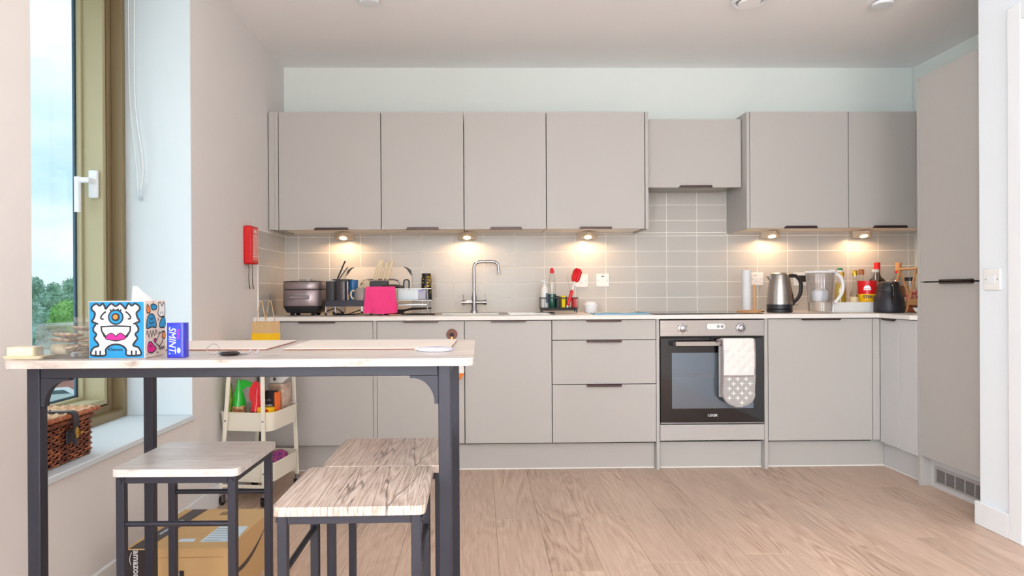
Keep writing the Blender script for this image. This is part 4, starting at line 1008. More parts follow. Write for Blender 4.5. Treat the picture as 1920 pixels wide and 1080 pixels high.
# ------------------------------------------------------------------ middle of the worktop
cz = WT+0.004
t = thing('sink_caddy', 'black wire sink caddy holding soap, sponges and a brush', 'caddy', (1.77, -0.20, WT))
mb = MB()
for z in (0.985, 0.922): mb.tube([(1.655, -0.24, z), (1.888, -0.24, z), (1.888, -0.15, z), (1.655, -0.15, z)], 0.0035, n=6, closed=True)
for k in range(10): x = 1.655+k*0.0259; mb.tube([(x, -0.24, 0.922), (x, -0.24, 0.985)], 0.0018, n=5); mb.tube([(x, -0.15, 0.922), (x, -0.15, 0.985)], 0.0018, n=5)
for k in range(8): x = 1.66+k*0.032; mb.tube([(x, -0.24, 0.922), (x, -0.15, 0.922)], 0.0018, n=5)
mb.build('basket', 'black_plastic', t, world=True)
B(1.657, 1.886, -0.238, -0.152, 0.906, 0.916).build('drip_tray', 'black_plastic', t, world=True, bevel=0.002)
for x in (1.664, 1.88):
    for y in (-0.236, -0.154): MB().tube([(x, y, WT+0.0042), (x, y, 0.922)], 0.0035, n=6).build('foot', 'black_plastic', t, world=True)
c0 = 0.9245
t = thing('soap_dispenser', 'white pump soap bottle at the left of the caddy', 'soap bottle', (1.684, -0.195, c0))
bd_ = MB().lathe([(0.020, 0), (0.0215, 0.004), (0.0215, 0.115), (0.016, 0.130), (0.0085, 0.137), (0.0085, 0.143)], n=28).build('bottle', 'white_plastic', t)
mb = MB(); mb.box(0.006, 0.020, -0.022, -0.0202, 0.03, 0.09); mb.build('label_patch', mat('slate', (70, 80, 110), 0.5), bd_, smooth=False)
mb = MB().lathe([(0.0095, 0.1435), (0.0095, 0.150), (0.004, 0.152), (0.004, 0.166), (0, 0.166)], n=16); mb.box(-0.024, 0.006, -0.005, 0.005, 0.164, 0.171); mb.build('pump', 'white_gloss', t, bevel=0.001)
t = thing('dish_soap', 'clear washing-up bottle with green liquid and red cap', 'bottle', (1.731, -0.195, c0))
MB().lathe([(0.022, 0), (0.025, 0.006), (0.026, 0.045), (0.0255, 0.085)], n=28).build('liquid', 'green_liquid', t)
MB().lathe([(0.0262, 0.086), (0.0245, 0.11), (0.0265, 0.14), (0.024, 0.178), (0.016, 0.205), (0.011, 0.215)], n=28).build('bottle', 'clear_glass', t)
MB().lathe([(0.013, 0.2155), (0.0135, 0.235), (0.009, 0.24), (0.009, 0.25), (0, 0.25)], n=20).build('cap', 'red', t)
text('lettering', 'a', 0.02, 'red', t, (0.008, -0.0265, 0.165), (1, 0, 0), (0, 0, 1), world=False)
t = thing('black_sponge', 'black scourer standing in the caddy', 'sponge', (1.771, -0.20, c0)); B(-0.018, 0.004, -0.03, 0.03, 0, 0.074).build('block', 'black_plastic', t, bevel=0.004)
t = thing('yellow_sponge', 'yellow sponge with a dark scouring face in the caddy', 'sponge', (1.799, -0.20, c0))
B(-0.014, 0.016, -0.032, 0.032, 0, 0.074).build('foam', 'sponge_yellow', t, bevel=0.004); B(0.0165, 0.021, -0.032, 0.032, 0, 0.070).build('scourer', 'black_plastic', t, bevel=0.002)
t = thing('red_sponge', 'red sponge at the right end of the caddy', 'sponge', (1.867, -0.20, c0)); B(-0.012, 0.014, -0.030, 0.030, 0, 0.064).build('foam', 'red', t, bevel=0.004)
t = thing('bottle_brush', 'red sponge-headed bottle brush leaning out of the caddy', 'brush', (1.818, -0.25, 0.925))
ax = Vector((0.078, 0.03, 0.245)).normalized()
def ap(s): return tuple(ax*s)
MB().tube([ap(0.0), ap(0.012)], [0.004, 0.008], n=12).build('tip', 'white_plastic', t)
MB().tube([ap(0.012), ap(0.03), ap(0.09), ap(0.115)], [0.008, 0.0105, 0.0105, 0.008], n=12).build('grip', 'red', t)
MB().tube([ap(0.06), ap(0.10), ap(0.178)], [0.007, 0.0065, 0.005], n=10).build('shaft', 'white_plastic', t)
up_ = Vector((0, 1, 0)); sd = ax.cross(up_).normalized(); fw_ = sd.cross(ax).normalized()
hd_ = MB()
for k in range(9):
    a = 2*PI*k/9; o_ = sd*0.017*math.cos(a)+fw_*0.017*math.sin(a)
    hd_.tube([tuple(ax*0.172+o_*0.8), tuple(ax*0.19+o_*1.15), tuple(ax*0.235+o_*1.2), tuple(ax*0.252+o_*0.8)], [0.006, 0.0085, 0.0085, 0.006], n=8)
hd_.tube([ap(0.172), ap(0.252)], 0.013, n=10)
hd_.build('sponge_head', 'red', t)
t = thing('thin_brush', 'black-handled thin straw brush standing in the caddy', 'brush', (1.846, -0.165, c0+0.001)); 
MB().tube([(-0.012, 0, 0.0), (0.006, 0, 0.06), (0.004, 0, 0.105)], [0.004, 0.006, 0.003], n=8).build('handle', 'rubber', t); MB().tube([(0.004, 0, 0.105), (-0.018, 0, 0.20)], 0.001, n=5).build('wire', 'grey_metal', t)
cyl_thing('filter_tub', 'round white lidded tub beside the caddy', 'tub', 1.973, -0.20, WT+0.0005, [('tub', [(0.034, 0), (0.037, 0.004), (0.042, 0.046)], 'white_gloss'), ('lid', [(0.046, 0.0465), (0.046, 0.054), (0.034, 0.066), (0.030, 0.071), (0, 0.071)], 'white_gloss')])
t = thing('dish_cloth', 'light blue cleaning cloth folded flat on the worktop', 'cloth', (2.12, -0.40, WT))
def waved(x0, x1, y0, y1, z0, th_, amp, name, m, seed=1):
    nx2, ny2 = 22, 8; vs = []; fs = []
    for l in (0, 1):
        for j in range(ny2+1):
            for i in range(nx2+1):
                u, v = i/nx2, j/ny2; h = amp*(0.5+0.5*math.sin(u*11+seed+v*3))
                vs.append((x0+(x1-x0)*u, y0+(y1-y0)*v+0.006*math.sin(u*7+seed), z0+(0 if l == 0 else th_+h)))
    W = nx2+1; n1 = W*(ny2+1)
    for j in range(ny2):
        for i in range(nx2): a = j*W+i; fs += [(a, a+W, a+W+1, a+1), (n1+a, n1+a+1, n1+a+W+1, n1+a+W)]
    for i in range(nx2): fs += [(i, i+1, n1+i+1, n1+i), (ny2*W+i, n1+ny2*W+i, n1+ny2*W+i+1, ny2*W+i+1)]
    for j in range(ny2): fs += [(j*W, n1+j*W, n1+(j+1)*W, (j+1)*W), (j*W+nx2, (j+1)*W+nx2, n1+(j+1)*W+nx2, n1+j*W+nx2)]
    return MB().add(vs, fs).build(name, m, t, world=True)
waved(1.945, 2.27, -0.53, -0.36, WT+0.0005, 0.004, 0.004, 'cloth', 'cloth_blue')
t = thing('scissors', 'black kitchen scissors lying at the sink edge left of the caddy', 'scissors', (1.64, -0.40, WT+0.0065))
MB().tube([(-0.03, 0, 0.004), (0.06, 0.03, 0.004)], 0.004, n=6, flat=0.5).build('blade', 'grey_metal', t); MB().tube([(0.015*math.cos(a)+0.07, 0.03+0.01*math.sin(a), 0.004) for a in [2*PI*k/12 for k in range(12)]], 0.003, n=6, closed=True).build('handle', 'rubber', t)
# ------------------------------------------------------------------ right end of the worktop
t = thing('paper_towel_holder', 'wooden paper towel stand with a thin white roll beside the kettle', 'paper towel', (2.945, -0.28, WT))
MB().lathe([(0.070, 0.0005), (0.072, 0.004), (0.072, 0.010), (0.069, 0.013), (0, 0.013)], n=40).build('base', 'wood_light', t)
rl = MB().lathe([(0.0275, 0.016), (0.028, 0.018), (0.028, 0.262), (0.0275, 0.264), (0.012, 0.264)], (-0.014, 0, 0), n=32).build('roll', 'paper_white', t)
MB().cyl((-0.014, 0, 0.013), (-0.014, 0, 0.274), 0.006, n=12).build('spindle', 'wood_light', t)
MB().cyl((0.026, -0.02, 0.013), (0.026, -0.02, 0.175), 0.0058, n=12).build('arm', 'wood_light', t)

t = thing('kettle', 'brushed steel kettle with a black handle and base', 'kettle', (3.128, -0.30, WT))
MB().lathe([(0.070, 0.0005), (0.075, 0.004), (0.075, 0.018), (0.070, 0.020)], n=40).build('power_base', 'black_plastic', t)
MB().lathe([(0.072, 0.021), (0.0745, 0.024), (0.074, 0.050)], n=40).build('foot_ring', 'black_plastic', t)
MB().lathe([(0.0738, 0.0505), (0.073, 0.08), (0.068, 0.14), (0.061, 0.19), (0.055, 0.224), (0.053, 0.232)], n=48).build('body', 'steel', t)
MB().lathe([(0.0535, 0.2325), (0.051, 0.238), (0.036, 0.246), (0, 0.247)], n=40).build('lid', 'brushed', t)
MB().prism([(-0.050, 0.186), (-0.052, 0.226), (-0.077, 0.224), (-0.058, 0.194)], lambda u, v, d: (u, d, v), -0.014, 0.014).build('spout', 'steel', t, bevel=0.003)
hp = [(0.052, 0, 0.222), (0.075, 0, 0.226), (0.105, 0, 0.222), (0.128, 0, 0.196), (0.134, 0, 0.165), (0.130, 0, 0.120), (0.112, 0, 0.085), (0.088, 0, 0.062), (0.078, 0, 0.045)]
h = MB().tube(spline(hp, False, 5), 0.0115, n=10); h.tube(spline([(0.052, 0, 0.222), (0.064, 0, 0.15), (0.078, 0, 0.09), (0.080, 0, 0.045)], False, 5), 0.010, n=10)
h.build('handle', 'black_plastic', t)
MB().rbox(0.082, 0.115, -0.006, 0.006, 0.044, 0.049, 0.004).build('switch', 'grey_metal', t, bevel=0.001)
tag(MB().tube(spline([(3.05, -0.26, WT+0.004), (3.035, -0.23, WT+0.004), (3.045, -0.15, WT+0.004), (3.02, -0.08, WT+0.004)], False, 5), 0.0035, n=6).build('kettle_cable', 'rubber', None, loc=(3.04, -0.2, WT)), 'short black cable behind the kettle', 'cable')
t = thing('power_plug', 'black plug in the socket behind the kettle handle', 'plug', (3.400, -0.0145, 1.10))
MB().rbox(-0.022, 0.022, -0.030, 0.0, -0.020, 0.022, 0.008).build('body', 'rubber', t, bevel=0.004)

# water filter jug
t = thing('water_filter_jug', 'clear plastic water filter jug with a white lid and handle', 'jug', (3.303, -0.455, WT))
MB().lathe([(0.068, 0.001), (0.071, 0.006), (0.073, 0.07), (0.079, 0.15), (0.086, 0.235), (0.088, 0.238), (0.084, 0.238), (0.076, 0.15), (0.070, 0.07), (0.067, 0.010), (0.0, 0.008)], n=40, sy=0.72).build('jug', 'jug_plastic', t)
MB().lathe([(0.066, 0.011), (0.069, 0.068), (0, 0.068)], n=36, sy=0.70).build('water', 'clear_glass', t)
MB().lathe([(0.040, 0.070), (0.046, 0.078), (0.050, 0.118), (0.044, 0.132), (0.02, 0.146), (0, 0.147)], n=32, sy=0.8).build('filter', 'white_gloss', t)
MB().lathe([(0.064, 0.070), (0.074, 0.150), (0.076, 0.232)], n=36, sy=0.70).build('hopper', 'jug_plastic', t)
l_ = MB().lathe([(0.090, 0.2385), (0.091, 0.243), (0.084, 0.250), (0.03, 0.254), (0, 0.254)], n=40, sy=0.72); l_.box(0.05, 0.084, -0.014, 0.014, 0.249, 0.258); l_.build('lid', 'white_gloss', t, bevel=0.001)
MB().tube(spline([(0.078, 0, 0.238), (0.108, 0, 0.228), (0.131, 0, 0.195), (0.137, 0, 0.155), (0.128, 0, 0.115), (0.105, 0, 0.080), (0.085, 0, 0.062)], False, 5), 0.0095, n=10).build('handle', 'white_gloss', t)
MB().tube(spline([(0.088, 0, 0.066), (0.080, 0, 0.040), (0.075, 0, 0.008)], False, 4), 0.007, n=8).build('handle_foot', 'clear_plastic', t)

# tray of bottles
TY0, TY1 = -0.36, -0.12
t = thing('storage_tray', 'shallow white tray holding the oil and sauce bottles', 'tray', (3.615, -0.24, WT))
mb = MB(); mb.box(3.415, 3.835, TY0, TY1, WT+0.0005, WT+0.006); mb.box(3.410, 3.840, TY0-0.005, TY0, WT+0.0005, WT+0.062); mb.box(3.410, 3.840, TY1, TY1+0.005, WT+0.0005, WT+0.062); mb.box(3.410, 3.415, TY0, TY1, WT+0.0005, WT+0.062); mb.box(3.835, 3.840, TY0, TY1, WT+0.0005, WT+0.062)
mb.build('tray', 'white_plastic', t, world=True, bevel=0.003)
tz = WT+0.0065
def bottle(name, lab, x, y, z, body, level, liquid, cap, capm, label=None, n=24, glassm='clear_glass', cat='bottle'):
    # body: (r, z) outline of the glass; liquid column fills up to `level`
    t = thing(name, lab, cat, (x, y, z))
    lq = [(max(0.001, r-0.0015), q) for r, q in body if q <= level]
    lq = [(lq[0][0], 0.003)] + [p for p in lq if p[1] > 0.003]
    # interpolate the outline at the level
    for (r0, q0), (r1, q1) in zip(body, body[1:]):
        if q0 <= level < q1: lq.append((r0+(r1-r0)*(level-q0)/(q1-q0)-0.0015, level))
    if len(lq) > 1: MB().lathe(lq, n=n).build('liquid', liquid, t)
    MB().lathe(body, n=n).build('glass', glassm, t)
    top = body[-1][1]; cr_, ch = cap
    MB().lathe([(cr_, top-0.004), (cr_, top+ch-0.003), (cr_-0.002, top+ch), (0, top+ch)], n=20).build('cap', capm, t)
    if label:
        z0, z1, r, m = label
        MB().lathe([(r, z0), (r, z1)], n=n).build('label', m, t)
    return t
bottle('oil_bottle', 'tall ribbed bottle of yellow oil with a green and white cap', 3.532, -0.25, tz, [(0.030, 0), (0.032, 0.005), (0.032, 0.14), (0.028, 0.165), (0.015, 0.20), (0.0135, 0.255)], 0.172, 'oil', (0.016, 0.012), mat('green_cap', (20, 140, 80), 0.4), (0.262-0.02, 0.254, 0.0162, 'white_plastic'))
bottle('vinegar_bottle', 'slim bottle with a small gold cap behind the green-capped oil', 3.594, -0.16, tz, [(0.022, 0), (0.023, 0.004), (0.023, 0.13), (0.012, 0.165), (0.011, 0.222)], 0.13, 'amber', (0.013, 0.022), 'gold')
bottle('sauce_bottle', 'clear bottle with a yellow and gold cap and dark dregs', 3.652, -0.205, tz, [(0.031, 0), (0.032, 0.004), (0.032, 0.075), (0.027, 0.11), (0.013, 0.14), (0.012, 0.225)], 0.035, 'dark_liquid', (0.0155, 0.028), 'gold', (0.03, 0.085, 0.0325, 'label_cream'))
bottle('spirit_vinegar', 'clear bottle with a copper-brown cap behind the red and yellow pot', 3.722, -0.155, tz, [(0.030, 0), (0.031, 0.004), (0.031, 0.12), (0.013, 0.17), (0.012, 0.23)], 0.10, 'amber', (0.0165, 0.032), mat('copper_cap', (176, 110, 70), 0.4, 0.3))
bottle('spice_shaker', 'clear glass shaker with a flat white cap', 3.786, -0.20, tz, [(0.018, 0), (0.019, 0.004), (0.019, 0.245)], 0.18, 'snack', (0.0205, 0.014), 'white_plastic')
t = thing('instant_pot_tub', 'red and yellow tapered tub with a white oval emblem', 'tub', (3.677, -0.295, tz), -0.50)
MB().lathe([(0.040, 0), (0.041, 0.003), (0.0505, 0.105)], n=40).build('body', 'yellow', t)
MB().lathe([(0.0508, 0.105), (0.0535, 0.178), (0.055, 0.180), (0.055, 0.186), (0.050, 0.186)], n=40).build('rim', 'red', t)
arc = MB(); nn_ = 20
vs = []; fs = []
for j in range(9):
    for i in range(nn_+1):
        a = -PI/2-1.25+2.5*i/nn_; low = 0.090+0.030*abs((i/nn_-0.5)*2)**2; z = low+(0.180-low)*j/8; r = 0.0415+0.0115*min(1, (z)/0.178)+0.0018
        vs.append((r*math.cos(a), r*math.sin(a), z))
for j in range(8):
    for i in range(nn_): a = j*(nn_+1)+i; fs.append((a, a+1, a+nn_+2, a+nn_+1))
arc.add(vs, fs).build('red_band', 'red', t)
mb = MB(); em = [(0.0, 0.012), (0.006, 0.016), (0.012, 0.012), (0.018, 0.004), (0.020, -0.004), (-0.020, -0.004), (-0.018, 0.004), (-0.012, 0.012), (-0.006, 0.016)]
flat(mb, em, lambda u, v, d: (u, d, 0.142+v), -0.0560); mb.box(-0.020, 0.020, -0.0562, -0.0558, 0.1285, 0.1345)
mb.build('emblem', 'white_gloss', t, smooth=False)
text('lettering', 'STERS', 0.024, 'ink', t, (0.008, -0.0512, 0.086), (1, 0, 0), (0, 0, 1), world=False, bold=0.0006)
text('lettering', 'instant', 0.010, 'red', t, (0.006, -0.0495, 0.060), (1, 0, 0), (0, 0, 1), world=False)

# whisky and wooden-stoppered bottle, black flask, wooden rack, bowls
bottle('whisky_bottle', 'dark whisky bottle with a red wax cap', 3.865, -0.085, WT+0.0005, [(0.052, 0), (0.054, 0.006), (0.054, 0.175), (0.045, 0.200), (0.024, 0.220), (0.017, 0.240), (0.0165, 0.268)], 0.20, 'whisky', (0.0185, 0.046), 'red_box', (0.06, 0.155, 0.0545, 'label_cream'), 32, mat('brown_glass', (44, 26, 18), 0.06, spec=0.9))
t = bottle('stoppered_bottle', 'clear bottle of brown spirit with a wooden stopper and red band', 4.005, -0.085, WT+0.0005, [(0.055, 0), (0.057, 0.006), (0.057, 0.165), (0.045, 0.20), (0.020, 0.225), (0.018, 0.262)], 0.16, 'amber', (0.019, 0.050), 'wood_light', None, 32)
MB().lathe([(0.0195, 0.245), (0.0195, 0.258)], n=24).build('neck_band', 'red', t)
t = thing('vacuum_flask', 'matt black insulated jug with a handle in front of the bottles', 'flask', (3.716, -0.455, WT+0.0005), -0.80)
MB().lathe([(0.078, 0), (0.0805, 0.004), (0.081, 0.02), (0.081, 0.07), (0.078, 0.088), (0.066, 0.115), (0.061, 0.125), (0.0605, 0.135)], n=48).build('body', mat('flask_black', (36, 34, 44), 0.5), t)
MB().lathe([(0.060, 0.1355), (0.057, 0.165), (0.053, 0.172), (0.053, 0.180), (0.046, 0.183), (0, 0.183)], n=48).build('lid', 'black_plastic', t)
MB().tube(spline([(0.025, -0.045, 0.172), (0.040, -0.075, 0.172), (0.048, -0.092, 0.150), (0.050, -0.096, 0.10), (0.046, -0.088, 0.06)], False, 5), 0.010, n=10).build('handle', 'black_gloss', t)
t = thing('snack_rack', 'wooden A-frame snack rack with tilted wooden trays', 'rack', (3.918, -0.385, WT+0.0005))
for y in (-0.08, 0.08):
    MB().tube([(-0.105, y, 0.0), (-0.042, y, 0.262)], 0.007, n=6).build('leg', 'wood_light', t)
    MB().tube([(0.055, y, 0.0), (-0.045, y, 0.262)], 0.007, n=6).build('leg', 'wood_light', t)
MB().tube([(-0.043, -0.092, 0.262), (-0.043, 0.092, 0.262)], 0.007, n=8).build('ridge_bar', 'wood_light', t)
MB().box(-0.045, 0.09, -0.088, -0.080, 0.256, 0.264).build('top_bar', 'wood_light', t)
mb = MB().rbox(-0.090, 0.080, -0.072, 0.072, 0.045, 0.052, 0.01); mb.box(-0.090, 0.080, -0.074, -0.068, 0.052, 0.082); mb.box(-0.090, 0.080, 0.068, 0.074, 0.052, 0.082); mb.box(0.074, 0.080, -0.068, 0.068, 0.052, 0.082); mb.box(-0.090, -0.084, -0.068, 0.068, 0.052, 0.082)
mb.build('tray', 'wood_light', t, bevel=0.002)
MB().rbox(-0.098, 0.06, -0.072, 0.072, 0.002, 0.034, 0.01).build('base_tray', mat('wood_red', (150, 74, 40), 0.45, var=0.1), t, bevel=0.002)
for i, (x, y, z, r, m, lab) in enumerate(((3.845, -0.43, 0.965, 0.024, 'snack', 'pink wrapped snack at the front of the rack tray'), (3.895, -0.41, 0.972, 0.028, 'snack', 'red and cream snack bag piled in the wooden rack'), (3.945, -0.42, 0.966, 0.024, 'frost', 'purple wrapped snack at the right of the rack tray'), (3.905, -0.425, 1.012, 0.024, 'snack', 'red-white snack bag on top of the pile in the rack'))):
    o = blob('snack_bag', m, (x, y, z), r, (1.25, 0.85, 0.8), 40+i); tag(o, lab, 'snack', 'snack bags in the wooden rack')
t = thing('preserve_jar', 'small clear jar with a black lid behind the wooden rack', 'jar', (3.985, -0.235, WT+0.0005))
MB().lathe([(0.027, 0), (0.029, 0.004), (0.029, 0.19)], n=28).build('jar', 'clear_glass', t); MB().lathe([(0.025, 0.003), (0.027, 0.12), (0, 0.12)], n=24).build('contents', 'snack', t); MB().lathe([(0.030, 0.1905), (0.030, 0.214), (0, 0.214)], n=28).build('lid', 'black_plastic', t)
cyl_thing('small_bowl', 'small white bowl at the front of the worktop beside the tall unit', 'bowl', 3.772, -0.665, WT+0.0005, [('bowl', [(0.018, 0), (0.020, 0.004), (0.034, 0.018), (0.042, 0.034), (0.040, 0.034), (0.030, 0.018), (0.0, 0.010)], 'white_gloss', 32)])

# hook with hanging glove on the base cupboard door
t = thing('door_hook', 'round brown leather hook stuck on the base cupboard door', 'hook', (1.116, YL, 0.785))
MB().tube([(0, -0.001, 0), (0, -0.008, 0)], 0.031, n=32).build('disc', mat('hook_brown', (124, 70, 54), 0.45, var=0.1), t, bevel=0.002)
MB().tube([(0, -0.008, -0.003), (0, -0.016, -0.003)], 0.012, n=20).build('knob', 'rubber', t, bevel=0.002)
mb = MB(); mb.tube([(0.0, -0.013, -0.008), (-0.006, -0.016, -0.035), (-0.006, -0.016, -0.10)], 0.0028, n=6); mb.tube([(0.0, -0.013, -0.008), (0.006, -0.016, -0.035), (0.006, -0.016, -0.10)], 0.0028, n=6)
mb.build('strap', 'brass', t)
t = thing('hanging_glove', 'white oven mitt with an orange tip hanging behind the table leg', 'oven glove', (1.135, YL-0.02, 0.515))
MB().lathe([(0.001, 0.0), (0.020, 0.008), (0.040, 0.028), (0.050, 0.050)], n=20, sy=0.22).build('tip', 'orange', t); MB().lathe([(0.050, 0.051), (0.052, 0.07), (0.042, 0.10), (0.036, 0.17), (0.0, 0.172)], n=20, sy=0.22).build('palm', 'quilt', t)

# ------------------------------------------------------------------ bar table
TZ = 0.885
t = thing('bar_table', 'tall bar table with grey-washed wood top and black metal frame', 'table', (0.76, -2.70, 0))
MB().rbox(0.256, 1.265, -2.982, -2.418, 0.868, TZ, 0.022, n=6).build('top', 'table_wood', t, world=True, bevel=0.0045, seg=3)
for x0, x1, y0, y1 in ((0.290, 0.318, -2.950, -2.922), (1.1865, 1.2145, -2.950, -2.922), (0.281, 0.308, -2.424, -2.396), (1.1865, 1.2145, -2.424, -2.396)):
    B(x0, x1, y0, y1, 0.004, 0.8677).build('leg', 'table_metal', t, world=True, bevel=0.002, smooth=False)
for x0, x1, y0, y1 in ((0.3185, 1.186, -2.948, -2.924), (0.3085, 1.186, -2.422, -2.398), (0.288, 0.306, -2.9215, -2.4245), (1.188, 1.213, -2.9215, -2.4245)):
    B(x0, x1, y0, y1, 0.8435, 0.8677).build('rail', 'table_metal', t, world=True, bevel=0.0015, smooth=False)
def gusset(xc, sgn, yc):
    R0 = 0.050
    p = [(0, 0), (0, -0.062), (0.008, -0.062)] + [(0.008+R0*(1-math.cos(a))*0.95, -0.060+0.055*math.sin(a)) for a in [PI/2*k/8 for k in range(9)]] + [(0.062, -0.005), (0.062, 0)]
    p = [(xc+sgn*u, 0.843+v) for u, v in p]
    return MB().prism(p, lambda u, v, d: (u, d, v), yc-0.009, yc+0.009).build('bracket', 'table_metal', t, world=True)
gusset(0.3185, 1, -2.938); gusset(1.186, -1, -2.938); gusset(0.3085, 1, -2.41); gusset(1.186, -1, -2.41)
for x, y in ((0.304, -2.936), (1.2005, -2.936), (0.2945, -2.41), (1.2005, -2.41)): MB().cyl((x, y, 0.0003), (x, y, 0.004), 0.012, n=12).build('foot', 'rubber', t, world=True)

# stools
def make_stool(name, lab, loc, rz, wm):
    t = thing(name, lab, 'stool', loc, rz, 'bar stools at the table')
    hx_, hy_ = 0.148, 0.146
    MB().rbox(-hx_, hx_, -hy_, hy_, 0.6015, 0.6195, 0.016, n=5).build('seat', wm, t, bevel=0.005, seg=3)
    lx, ly, r = hx_-0.018, hy_-0.018, 0.0095
    for sx_ in (-1, 1):
        for sy_ in (-1, 1):
            lg = B(sx_*lx-r, sx_*lx+r, sy_*ly-r, sy_*ly+r, 0.004, 0.6012).build('leg', 'table_metal', t, bevel=0.0015, smooth=False)
            MB().cyl((sx_*lx, sy_*ly, 0.0003), (sx_*lx, sy_*ly, 0.004), 0.009, n=10).build('foot', 'rubber', lg)
            MB().cyl((sx_*lx, sy_*(ly+r), 0.590), (sx_*lx, sy_*(ly+r+0.0035), 0.590), 0.0055, n=10).build('bolt', 'table_metal', lg)
    for s_ in (-1, 1):
        B(-lx+r+0.0003, lx-r-0.0003, s_*ly-r+0.001, s_*ly+r-0.001, 0.584, 0.6012).build('rail', 'table_metal', t, bevel=0.001, smooth=False)
        B(s_*lx-r+0.001, s_*lx+r-0.001, -ly+r+0.0003, ly-r-0.0003, 0.584, 0.6012).build('rail', 'table_metal', t, bevel=0.001, smooth=False)
        MB().tube([(-lx+r, s_*ly, 0.487), (lx-r, s_*ly, 0.487)], 0.0065, n=12).build('footrest_bar', 'table_metal', t)
    return t
s1 = make_stool('bar_stool', 'stool at the left end of the table, in front of the window wall', (0.568, -2.714, 0), -0.01, 'stool_wood_x')
s2 = make_stool('bar_stool', 'nearest stool with a cracked-grain wooden seat, front middle', (1.025, -3.000, 0), PI/2+0.01, 'stool_wood_x')
s2.children[0].data = s2.children[0].data
s3 = make_stool('bar_stool', 'stool tucked behind the nearest one, towards the kitchen units', (1.052, -2.698, 0), PI/2, 'stool_wood_x')
for s_ in (s2, s3):
    for c in s_.children:
        if c.name.startswith('seat'):
            c.data.materials.clear(); c.data.materials.append(MATS['stool_wood_y'])

# ------------------------------------------------------------------ things on the table
z = TZ+0.0004
t = thing('butter_dish', 'cream lidded butter dish at the left end of the table', 'butter dish', (0.280, -2.925, z))
MB().rbox(-0.046, 0.046, -0.030, 0.030, 0, 0.007, 0.012, taper=0.86).build('base', 'cream', t, bevel=0.002)
MB().rbox(-0.037, 0.020, -0.022, 0.022, 0.0073, 0.0265, 0.006).build('lid', 'cream', t, bevel=0.003)
B(-0.024, 0.004, -0.0228, -0.0215, 0.019, 0.021).build('emboss', 'white_plastic', t, bevel=0.0003)
t = thing('cream_tub', 'small cream round tub behind the butter dish', 'tub', (0.313, -2.865, z)); MB().tube([(-0.018, 0, 0.014), (0.018, 0, 0.014)], 0.0135, n=20).build('body', 'cream', t, bevel=0.002)
t = thing('acrylic_box', 'clear acrylic box with a lid, full of cork coasters and discs', 'box', (0.362, -2.872, z))
AX0, AX1, AY0, AY1, AH = -0.056, 0.056, -0.070, 0.060, 0.072
mb = MB(); w_ = 0.0018
mb.box(AX0, AX1, AY0, AY0+w_, 0, AH); mb.box(AX0, AX1, AY1-w_, AY1, 0, AH); mb.box(AX0, AX0+w_, AY0+w_, AY1-w_, 0, AH); mb.box(AX1-w_, AX1, AY0+w_, AY1-w_, 0, AH); mb.box(AX0, AX1, AY0, AY1, 0, w_)
mb.build('box', 'clear_plastic', t, smooth=False)
mb = MB(); mb.box(AX0-0.002, AX1+0.002, AY0-0.002, AY1+0.002, AH+0.0003, AH+0.004); mb.box(-0.004, -0.001, -0.02, 0.01, AH+0.004, AH+0.018); mb.box(0.022, 0.025, -0.02, 0.01, AH+0.004, AH+0.018); mb.build('lid', 'clear_plastic', t, bevel=0.0006, smooth=False)
rr = random.Random(11)
mat('cork', (206, 184, 158), 0.8, rgb2=(150, 124, 98), vscale=90, bump=0.2)
for k in range(13):
    r = rr.uniform(0.016, 0.024); cx_ = 0.338+rr.uniform(-0.008, 0.05); cy_ = -2.905+rr.uniform(0.0, 0.06); zz = z+0.007+(k//3)*0.0125+rr.uniform(0, 0.002)
    cx_ = min(max(cx_, 0.362+AX0+r+0.004), 0.362+AX1-r-0.004)
    o = MB().lathe([(0.001, 0), (r*0.7, 0.0), (r, 0.0035), (r*0.95, 0.0065), (0.001, 0.0075)], n=20, sx=1.15).build('dried_slice', 'cork', None, loc=(0, 0, 0))
    o.location = (cx_, cy_, zz); o.rotation_euler = (rr.uniform(-.15, .15), rr.uniform(-.18, .18), rr.uniform(0, 3)); tag(o, 'thin brown dried disc stacked inside the acrylic box', 'disc', 'brown discs in the acrylic box')
t = thing('white_saucer', 'thin white saucer edge behind the butter dish', 'saucer', (0.250, -2.74, z)); MB().lathe([(0.03, 0), (0.05, 0.006), (0.075, 0.016), (0.072, 0.016), (0.04, 0.006), (0, 0.004)], n=36).build('saucer', 'white_gloss', t) if 0 else None
if t.name.startswith('white_saucer'): bpy.data.objects.remove(t)

# tissue cube with printed creature
X0_, X1_, Y0_, Y1_, H_ = 0.4215, 0.5435, -2.944, -2.846, 0.126
t = thing('tissue_box', 'cube tissue box printed with a one-eyed white doodle creature on blue', 'tissue box', ((X0_+X1_)/2, (Y0_+Y1_)/2, z))
B(X0_, X1_, Y0_, Y1_, z, z+H_).build('carton', 'carton_side', t, world=True, bevel=0.0012, smooth=False)
B(X0_+0.0015, X1_-0.0015, Y0_-0.0006, Y0_-0.0001, z+0.0015, z+H_-0.0015).build('front_panel', 'sky_blue', t, world=True, smooth=False)
Wd, Hd = X1_-X0_, H_
def cr2(x, y): return ((x-855)/500*Wd, (775-y)/530*Hd)
ff = lambda u, v, d: (X0_+u, Y0_-0.0006-d, z+v)
half = [(1100, 292), (1062, 268), (1025, 285), (1010, 312), (1018, 345), (985, 368), (972, 395), (990, 410), (972, 395), (985, 368), (1005, 345), (1012, 300), (985, 262), (955, 288), (925, 268), (888, 292), (884, 322), (912, 352), (908, 392), (888, 432), (940, 452), (905, 475), (893, 515), (925, 550), (908, 590), (935, 630), (945, 655), (900, 672), (878, 705), (882, 742), (1000, 744), (1005, 690), (1040, 655), (1100, 642)]
